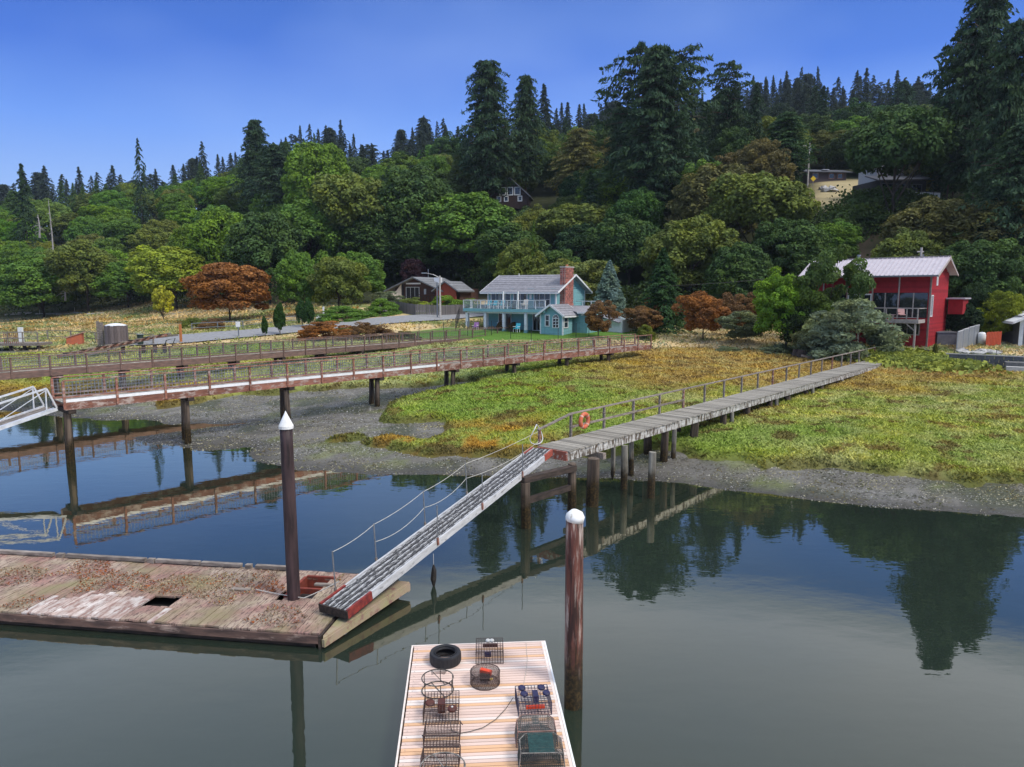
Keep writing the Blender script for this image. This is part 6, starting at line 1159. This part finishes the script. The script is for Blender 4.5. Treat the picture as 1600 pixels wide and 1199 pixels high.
# utility poles and wires
def upole(px, yt, yb, d, lab, r_=.14, arm=1.2):
    g = pd(px, yb, d) if yb else None; z0 = z1(pd(px, yt, d).x, d) if not yb else g.z; t_ = pd(px, yt, d); o = thing('utility_pole', lab, 'utility pole', (t_.x, d, z0)); h_ = t_.z - z0
    MB().tube([(0, 0, -.5), (0, 0, h_)], [r_, r_ * .75], 8).build('pole', PG, o); MB().box(-arm, -.06, h_ - .55, arm * .6, .06, h_ - .42).build('cross_arm', PG, o); MB().tube([(.25, 0, h_ - 1.4), (.25, 0, h_ - .8)], .12, 8).build('transformer', METAL, o); return o
upole(1265, 224, 0, 143, 'tall pale utility pole at the top of the dry field', .2, 1.3); u2 = upole(1440, 387, 0, 86, 'utility pole just behind the red house roof', .17, .5)
def wires(px0, y0, px1, y1, d, lab): MB().tube([pd(px0 + (px1 - px0) * t, y0 + (y1 - y0) * t + 9 * math.sin(math.pi * t), d) for t in np.linspace(0, 1, 14)], .025, 4).build('power_line', BLACKM, label=lab, cat='power line')
wires(1443, 397, 1680, 412, 86, 'upper power line running right from the pole behind the red house'); wires(1443, 440, 1680, 455, 86, 'lower power line right of the red house'); wires(1030, 448, 1440, 398, 86, 'power line crossing the dark wood left of the red house')
# --- hill houses
p = pd(797, 316, 168); ah = thing('cabin', 'dark steep-roofed cabin with white-framed windows in the wood', 'cabin', (p.x, 168, p.z), R(-8)); zt_ = pd(797, 279, 168).z - p.z; CAB = M('dark_brown_boards', (.06, .035, .03), (.035, .022, .02), 4, .85)
hw_ = 4.3; MB().prism([(-hw_, 0), (hw_, 0), (hw_, 8), (-hw_, 8)], -1.5, zt_ * .35).build('wall', CAB, ah); MB().add([(-hw_, -.02, zt_ * .35), (hw_, -.02, zt_ * .35), (0, -.02, zt_), (-hw_, .2, zt_ * .35), (hw_, .2, zt_ * .35), (0, .2, zt_)], [(0, 1, 2), (5, 4, 3), (0, 3, 4, 1), (1, 4, 5, 2), (2, 5, 3, 0)]).build('gable', CAB, ah)
gable_roof(ah, -hw_, hw_, 0, 8, zt_ * .3, zt_ + .2, .2, M('black_roof', (.05, .055, .06)), .5, 'y', DTR, 4)
for x in (-1.7, 0, 1.7): window(ah, (x, 0, zt_ * .46), (1, 0, 0), 1.3, 1.7, bars=(0, 0), t_=.18)
for x in (-2.6, -.9, 2.3): window(ah, (x, 0, zt_ * .14), (1, 0, 0), .9, 1.1, bars=(0, 0), t_=.16)
b = MB(); b.slab([(-8.5, 1, 2.6), (-4.4, 1, 4.2), (-4.4, 6, 4.2), (-8.5, 6, 2.6)], .2); b.build('side_roof', flat('grey_side_roof', (.3, .31, .33)), ah); MB().box(-8, 1.5, -1, -4.4, 5.5, 2.8).build('side_wall', CAB, ah)
p = pd(1412, 306, 118); uh = thing('house', 'white-walled upper house with a dark roof and glass-railed deck under the broad maple', 'house', (p.x, 118, p.z - .5), R(8)); GW = flat('pale_grey_wall', (.50, .51, .54))
MB().box(-3.2, 1.5, -1, 5, 9, 3.2).build('wall', flat('dark_wall', (.05, .05, .055)), uh); MB().box(-2.2, 4, 3.21, 4.5, 9, 6.0).build('upper_wall', GW, uh); b = MB(); b.slab([(-4.2, .6, 3.0), (5.6, .6, 3.4), (5.6, 4.2, 4.6), (-4.2, 4.2, 4.2)], .2); b.build('lower_roof', flat('slate_roof', (.13, .13, .15)), uh); b = MB(); b.slab([(-2.8, 3.4, 5.6), (5.2, 3.4, 5.6), (5.2, 9.5, 7.2), (-2.8, 9.5, 7.2)], .2); b.build('upper_roof', flat('slate_roof2', (.14, .14, .16)), uh)
for x in (-1.9, .6, 3.2): window(uh, (x, 1.5, 1.6), (1, 0, 0), 2.0, 1.9, bars=(1, 0), trim=DTR)
window(uh, (1, 4, 4.8), (1, 0, 0), 1.6, 1.1, bars=(1, 0))
MB().box(-5.6, -1.2, -.35, 4.5, 1.5, 0).build('deck', flat('dark_deck', (.05, .05, .05)), uh)
for i in range(9): x = -5.6 + i * 1.25; MB().box(x - .05, -1.2, 0, x + .05, -1.1, 1.0).build('rail_post', BLACKM, uh); MB().box(x + .06, -1.18, .08, x + 1.18, -1.16, .92).build('glass_panel', M('milky_glass', (.55, .58, .6), (.45, .48, .5), 2, .2) if i == 0 else bpy.data.materials['milky_glass'], uh)
MB().box(-5.7, -1.22, 1.0, 5.7, -1.08, 1.07).build('hand_rail', BLACKM, uh)
for x in (-4.6, -1, 3): MB().box(x - .15, -.8, -5, x + .15, -.5, -.36).build('deck_post', BLACKM, uh)
MB().box(-1.5, 1.2, -1.9, 1.5, 1.45, -1.1).build('lower_window', GW, uh)
p = pd(1288, 289, 147); fh = thing('house', 'low dark far house at the top edge of the dry field', 'house', (p.x, 147, z1(p.x, 147)), R(5)); zz = max(pd(1288, 276, 147).z - fh.location.z, 2.4)
MB().box(-3.6, 0, -1, 4.5, 5, zz - .5).build('wall', flat('dusky_wall', (.07, .05, .05)), fh); b = MB(); b.slab([(-4.6, -.8, zz - .6), (5.4, -.8, zz - .6), (5.0, 2.5, zz + .3), (-3.8, 2.5, zz + .3)], .18); b.build('roof', flat('dark_blue_roof', (.08, .085, .10)), fh); MB().box(-.4, .2, zz - .1, 1.0, 1.0, zz + .02).build('skylight', GW, fh)
for x in (-2.0, 1.4, 3.2): window(fh, (x, 0, zz * .45), (1, 0, 0), 1.1, 1.0, bars=(0, 0), trim=flat('pinkish_frame', (.42, .3, .28)) if x == -2.0 else bpy.data.materials['pinkish_frame'])
p = hit(1270, 291); o = thing('road_sign', 'small yellow diamond sign by the tall utility pole', 'sign', p); MB().box(-.04, -.04, 0, .04, .04, 1.2).build('post', METAL, o); MB().add([(-.55, -.07, 1.4), (0, -.07, .85), (.55, -.07, 1.4), (0, -.07, 1.95), (-.55, -.04, 1.4), (0, -.04, .85), (.55, -.04, 1.4), (0, -.04, 1.95)], [(0, 1, 2, 3), (7, 6, 5, 4), (0, 4, 5, 1), (1, 5, 6, 2), (2, 6, 7, 3), (3, 7, 4, 0)]).build('plate', flat('sign_yellow', (.75, .52, .02)), o)
# ------------------------------------------------------------------ left shore things
p = hit(183, 541); o = thing('wooden_tank', 'round grey board-clad tank with a white domed lid', 'tank', p); TB = M('tank_board', (.20, .16, .15), (.12, .095, .09), 6, .9, (3, 3, .4), rand=.5); r_ = 16 * p.y / F; h_ = pd(183, 509, p.y).z - p.z
for i in range(22): t = 2 * math.pi * i / 22; b = MB().box(-r_ * .14, -.03, 0, r_ * .14, .03, h_ + random.uniform(-.04, .04)); q = b.build('stave', TB, o); q.location = (math.cos(t) * r_, math.sin(t) * r_, 0); q.rotation_euler = (0, 0, t + math.pi / 2)
MB().tube([(0, 0, 0), (0, 0, h_ - .1)], r_ * .96, 20).build('core', DARKW, o); MB().tube([(0, 0, h_ - .1), (0, 0, h_ + .06), (0, 0, h_ + .2), (0, 0, h_ + .26)], [r_ * .95, r_ * .93, r_ * .5, .05], 22).build('lid', flat('white_lid', (.74, .76, .76)), o, True)
p = hit(158, 541); o = thing('notice_post', 'tall grey weathered board post left of the round tank', 'post', p); hh = pd(158, 502, p.y).z - p.z; MB().box(-.32, -.1, 0, -.06, .1, hh).build('board', WOODG, o); MB().box(-.03, -.1, 0, .34, .1, hh - .15).build('board', WOODG, o)
p = hit(118, 538); o = thing('shed', 'small orange-sided box shelter with a pink sloping roof', 'shelter', p, R(20)); OR = M('faded_orange_paint', (.50, .13, .06), (.4, .12, .07), 4, .8); MB().prism([(-.75, -.5), (.75, -.5), (.75, .6), (-.75, .6)], 0, [.7, 1.2, 1.2, .7]).build('box', OR, o); MB().slab([(-.9, -.6, .78), (.9, -.6, 1.34), (.9, .75, 1.34), (-.9, .75, .78)], .08).build('roof', M('pink_roof', (.5, .27, .22)), o)
p = hit(220, 540); o = thing('bin', 'dark green bin with a lid behind the old slipway', 'bin', p); MB().tube([(0, 0, 0), (0, 0, 1.15)], [.26, .32], 12).build('body', flat('dark_green', (.02, .04, .03)), o); MB().tube([(0, 0, 1.16), (0, 0, 1.24)], .38, 12).build('lid', flat('pale_lid', (.25, .28, .26)), o)
p = hit(283, 536); o = thing('marker_post', 'orange wooden marker post on the grass', 'post', p); MB().box(-.12, -.08, -.2, .12, .08, 2.0).build('board', M('orange_stain', (.55, .20, .06), (.4, .15, .06), 5, .8), o)
p = hit(373, 527); o = thing('road_sign', 'small white sign on a post at the roadside', 'sign', p); MB().box(-.05, -.05, -.2, .05, .05, 1.75).build('post', METAL, o); MB().box(-.25, -.07, 1.15, .25, -.052, 1.75).build('plate', TRIM, o)
p = hit(506, 497); MB().box(p.x - .12, p.y - .1, p.z - .2, p.x + .12, p.y + .1, p.z + 1.6).build('marker_post', TRIM, label='white marker post at the end of the hedge', cat='post'); p = hit(498, 500); MB().box(p.x - .3, p.y - .1, p.z - .2, p.x + .3, p.y + .2, p.z + .6).build('utility_box', TRIM, label='low white box beside the white marker post', cat='box')
# old slipway
def mpt(px, py, z=0): q = hit(px, py); return Vector((q.x, q.y, q.z + z))
sw = thing('slipway', 'collapsing dark timber slipway rails rising to the right behind the boardwalk', 'slipway', mpt(170, 558)); o0 = sw.location.copy()
A1_, B1_ = mpt(90, 566, .5), mpt(262, 548, 1.6); A2_, B2_ = mpt(130, 563, .4), mpt(240, 551, 1.5)
for a, c, w_ in ((A1_, B1_, .22), (A2_, B2_, .2), (A1_ + Vector((0, .9, .1)), B1_ + Vector((0, .9, .1)), .18)): MB().beam(a - o0, c - o0, w_, .22).build('rail', WOODR if w_ > .2 else WOODG, sw)
for i in range(14): q = A1_.lerp(B1_, i / 14 + .03) - o0; MB().beam(q + Vector((-.1, -.7, .14)), q + Vector((.1, 1.3, .14)), .16, .1).build('cross_tie', DARKW if i % 2 else WOODG, sw)
for px in (193, 225, 243, 258): q = mpt(px, 556, 0); MB().tube([q - o0 - Vector((0, 0, .3)), q - o0 + Vector((0, 0, 1.1))], .2, 8).build('leg', DARKW, sw)
for px in (232, 250): q = mpt(px, 548, 1.4) - o0; MB().beam(q, q + Vector((1.8, .3, .2)), .2, .2).build('loose_timber', WOODG, sw)
q = mpt(255, 552) - o0; MB().tube([q + Vector((0, 0, .2)), q + Vector((.4, 0, 1.3)), q + Vector((1.3, 0, 1.5)), q + Vector((.9, 0, .6))], .05, 6).build('bent_pipe', BLACKM, sw)
# left platform
p = hit(60, 548); o = thing('platform', 'short grey timber landing with railing at the left edge', 'platform', (p.x, p.y, p.z + .75), R(3)); MB().box(-9, 0, -.25, 0, 2.6, 0).build('deck', WOODG, o)
for i in range(7): MB().box(-9 + i * 1.5 - .05, 0, 0, -9 + i * 1.5 + .05, .1, 1.15).build('post', WOODG, o); MB().tube([(-8.6 + i * 1.4, .4, -1.2), (-8.6 + i * 1.4, .4, -.26)], .18, 8).build('pile', DARKW, o)
for z in (.5, 1.12): MB().box(-9, .0, z, 0, .1, z + .08).build('rail', WOODG, o)
for i in range(8): MB().box(-3.4 + i * .2, .02, 0, -3.34 + i * .2, .08, 1.1).build('baluster', WOODR, o)
p = hit(33, 540); MB().box(p.x - .25, p.y, p.z, p.x + .2, p.y + .3, p.z + 2.0).build('notice_post', TRIM, label='white and brown post behind the left landing', cat='post')
wire_fence('rail_fence', [(0, 534), (75, 531), (150, 535), (240, 539)], 1.1, 'grey post and rail fence across the meadow by the round tank', WOODG, 4.5, 2, wire=.07, postr=.08)
wire_fence('guard_rail', [(300, 517), (380, 513), (440, 506), (520, 500)], .9, 'pale guard rail along the far side of the road', METAL, 3.0, 2, wire=.08, postr=.06)
# blue car
p = hit(756, 491); car = thing('parked_car', 'blue car parked behind the white columns', 'car', p, R(8)); CB = NT('blue_paint'); CB.col((.015, .04, .28)); CB.p.inputs['Roughness'].default_value = .25; CB = CB.m
MB().prism([(-2.1, -.85), (2.1, -.85), (2.1, .85), (-2.1, .85)], .3, .85).build('body', CB, car); b = MB(); b.add([(-1.3, -.8, .86), (1.2, -.8, .86), (1.2, .8, .86), (-1.3, .8, .86), (-.9, -.68, 1.4), (.7, -.68, 1.4), (.7, .68, 1.4), (-.9, .68, 1.4)], [(0, 1, 5, 4), (1, 2, 6, 5), (2, 3, 7, 6), (3, 0, 4, 7), (4, 5, 6, 7)]); b.build('cabin', GLASS, car); MB().box(-.88, -.66, 1.401, .68, .66, 1.44).build('roof', CB, car)
for x in (-1.3, 1.3):
    for y in (-.8, .8): MB().tube([(x, y - .1, .32), (x, y + .1, .32)], .32, 14).build('wheel', RUB, car)
for y in (-.6, .6): MB().box(-2.13, y - .15, .6, -2.1, y + .15, .75).build('headlight', GLASS, car)
# stumps
for px, py, w_, lab in ((1253, 562, .5, 'dark rotten stump at the marsh edge beside the willow shrub'), (1243, 561, .35, 'smaller dark stump next to the rotten one')):
    p = hit(px, py); o = thing('stump', lab, 'stump', p); MB().tube([(0, 0, -.2), (0, 0, .5), (.05, 0, .9)], [w_ * 1.2, w_, w_ * .9], 9).build('wood', DARKW, o)
p = hit(1266, 566); MB().beam(p + Vector((-.8, 0, .6)), p + Vector((1.2, .2, .15)), .2, .18).build('driftwood_log', WOODG, label='grey driftwood board leaning beside the stump', cat='log')
p = hit(1440, 552); MB().beam(p + Vector((-1.2, 0, .25)), p + Vector((1.4, 0, .25)), .35, .12).build('bench', DARKW, label='low dark plank bench on the grass before the red house', cat='bench')
p = hit(1398, 541); o = thing('garden_ornament', 'small white ornament beside the red house wall', 'ornament', p); MB().tube([(0, 0, 0), (0, 0, .25), (0, 0, .42), (0, 0, .55)], [.18, .14, .08, .02], 8).build('figure', TRIM, o)
b = hit(1460, 562); tree_at('column', b.x, b.y, b.z + 1.4, .45, (.12, .13, .03), 'tiny young conifer on the grass before the red house', name='young_tree', cat='tree')
b = hit(1440, 572); 
under(9000, [tuple(hit(a, c))[:2] for a, c in ((1395, 566), (1430, 570), (1470, 574))], 'shore_weeds', 'yellow-green weeds at the landward end of the pier', (.26, .30, .06), .5)
# ------------------------------------------------------------------ air
hv = bpy.data.materials.new('haze'); hv.use_nodes = True; hv.node_tree.nodes.clear(); ho = hv.node_tree.nodes.new('ShaderNodeOutputMaterial'); pv = hv.node_tree.nodes.new('ShaderNodeVolumePrincipled')
pv.inputs['Color'].default_value = (.75, .86, 1, 1); pv.inputs['Density'].default_value = .00013; pv.inputs['Anisotropy'].default_value = .3; hv.node_tree.links.new(pv.outputs[0], ho.inputs['Volume'])
MB().box(-600, -100, -3.4, 600, 740, 125).build('haze', hv, kind='stuff')
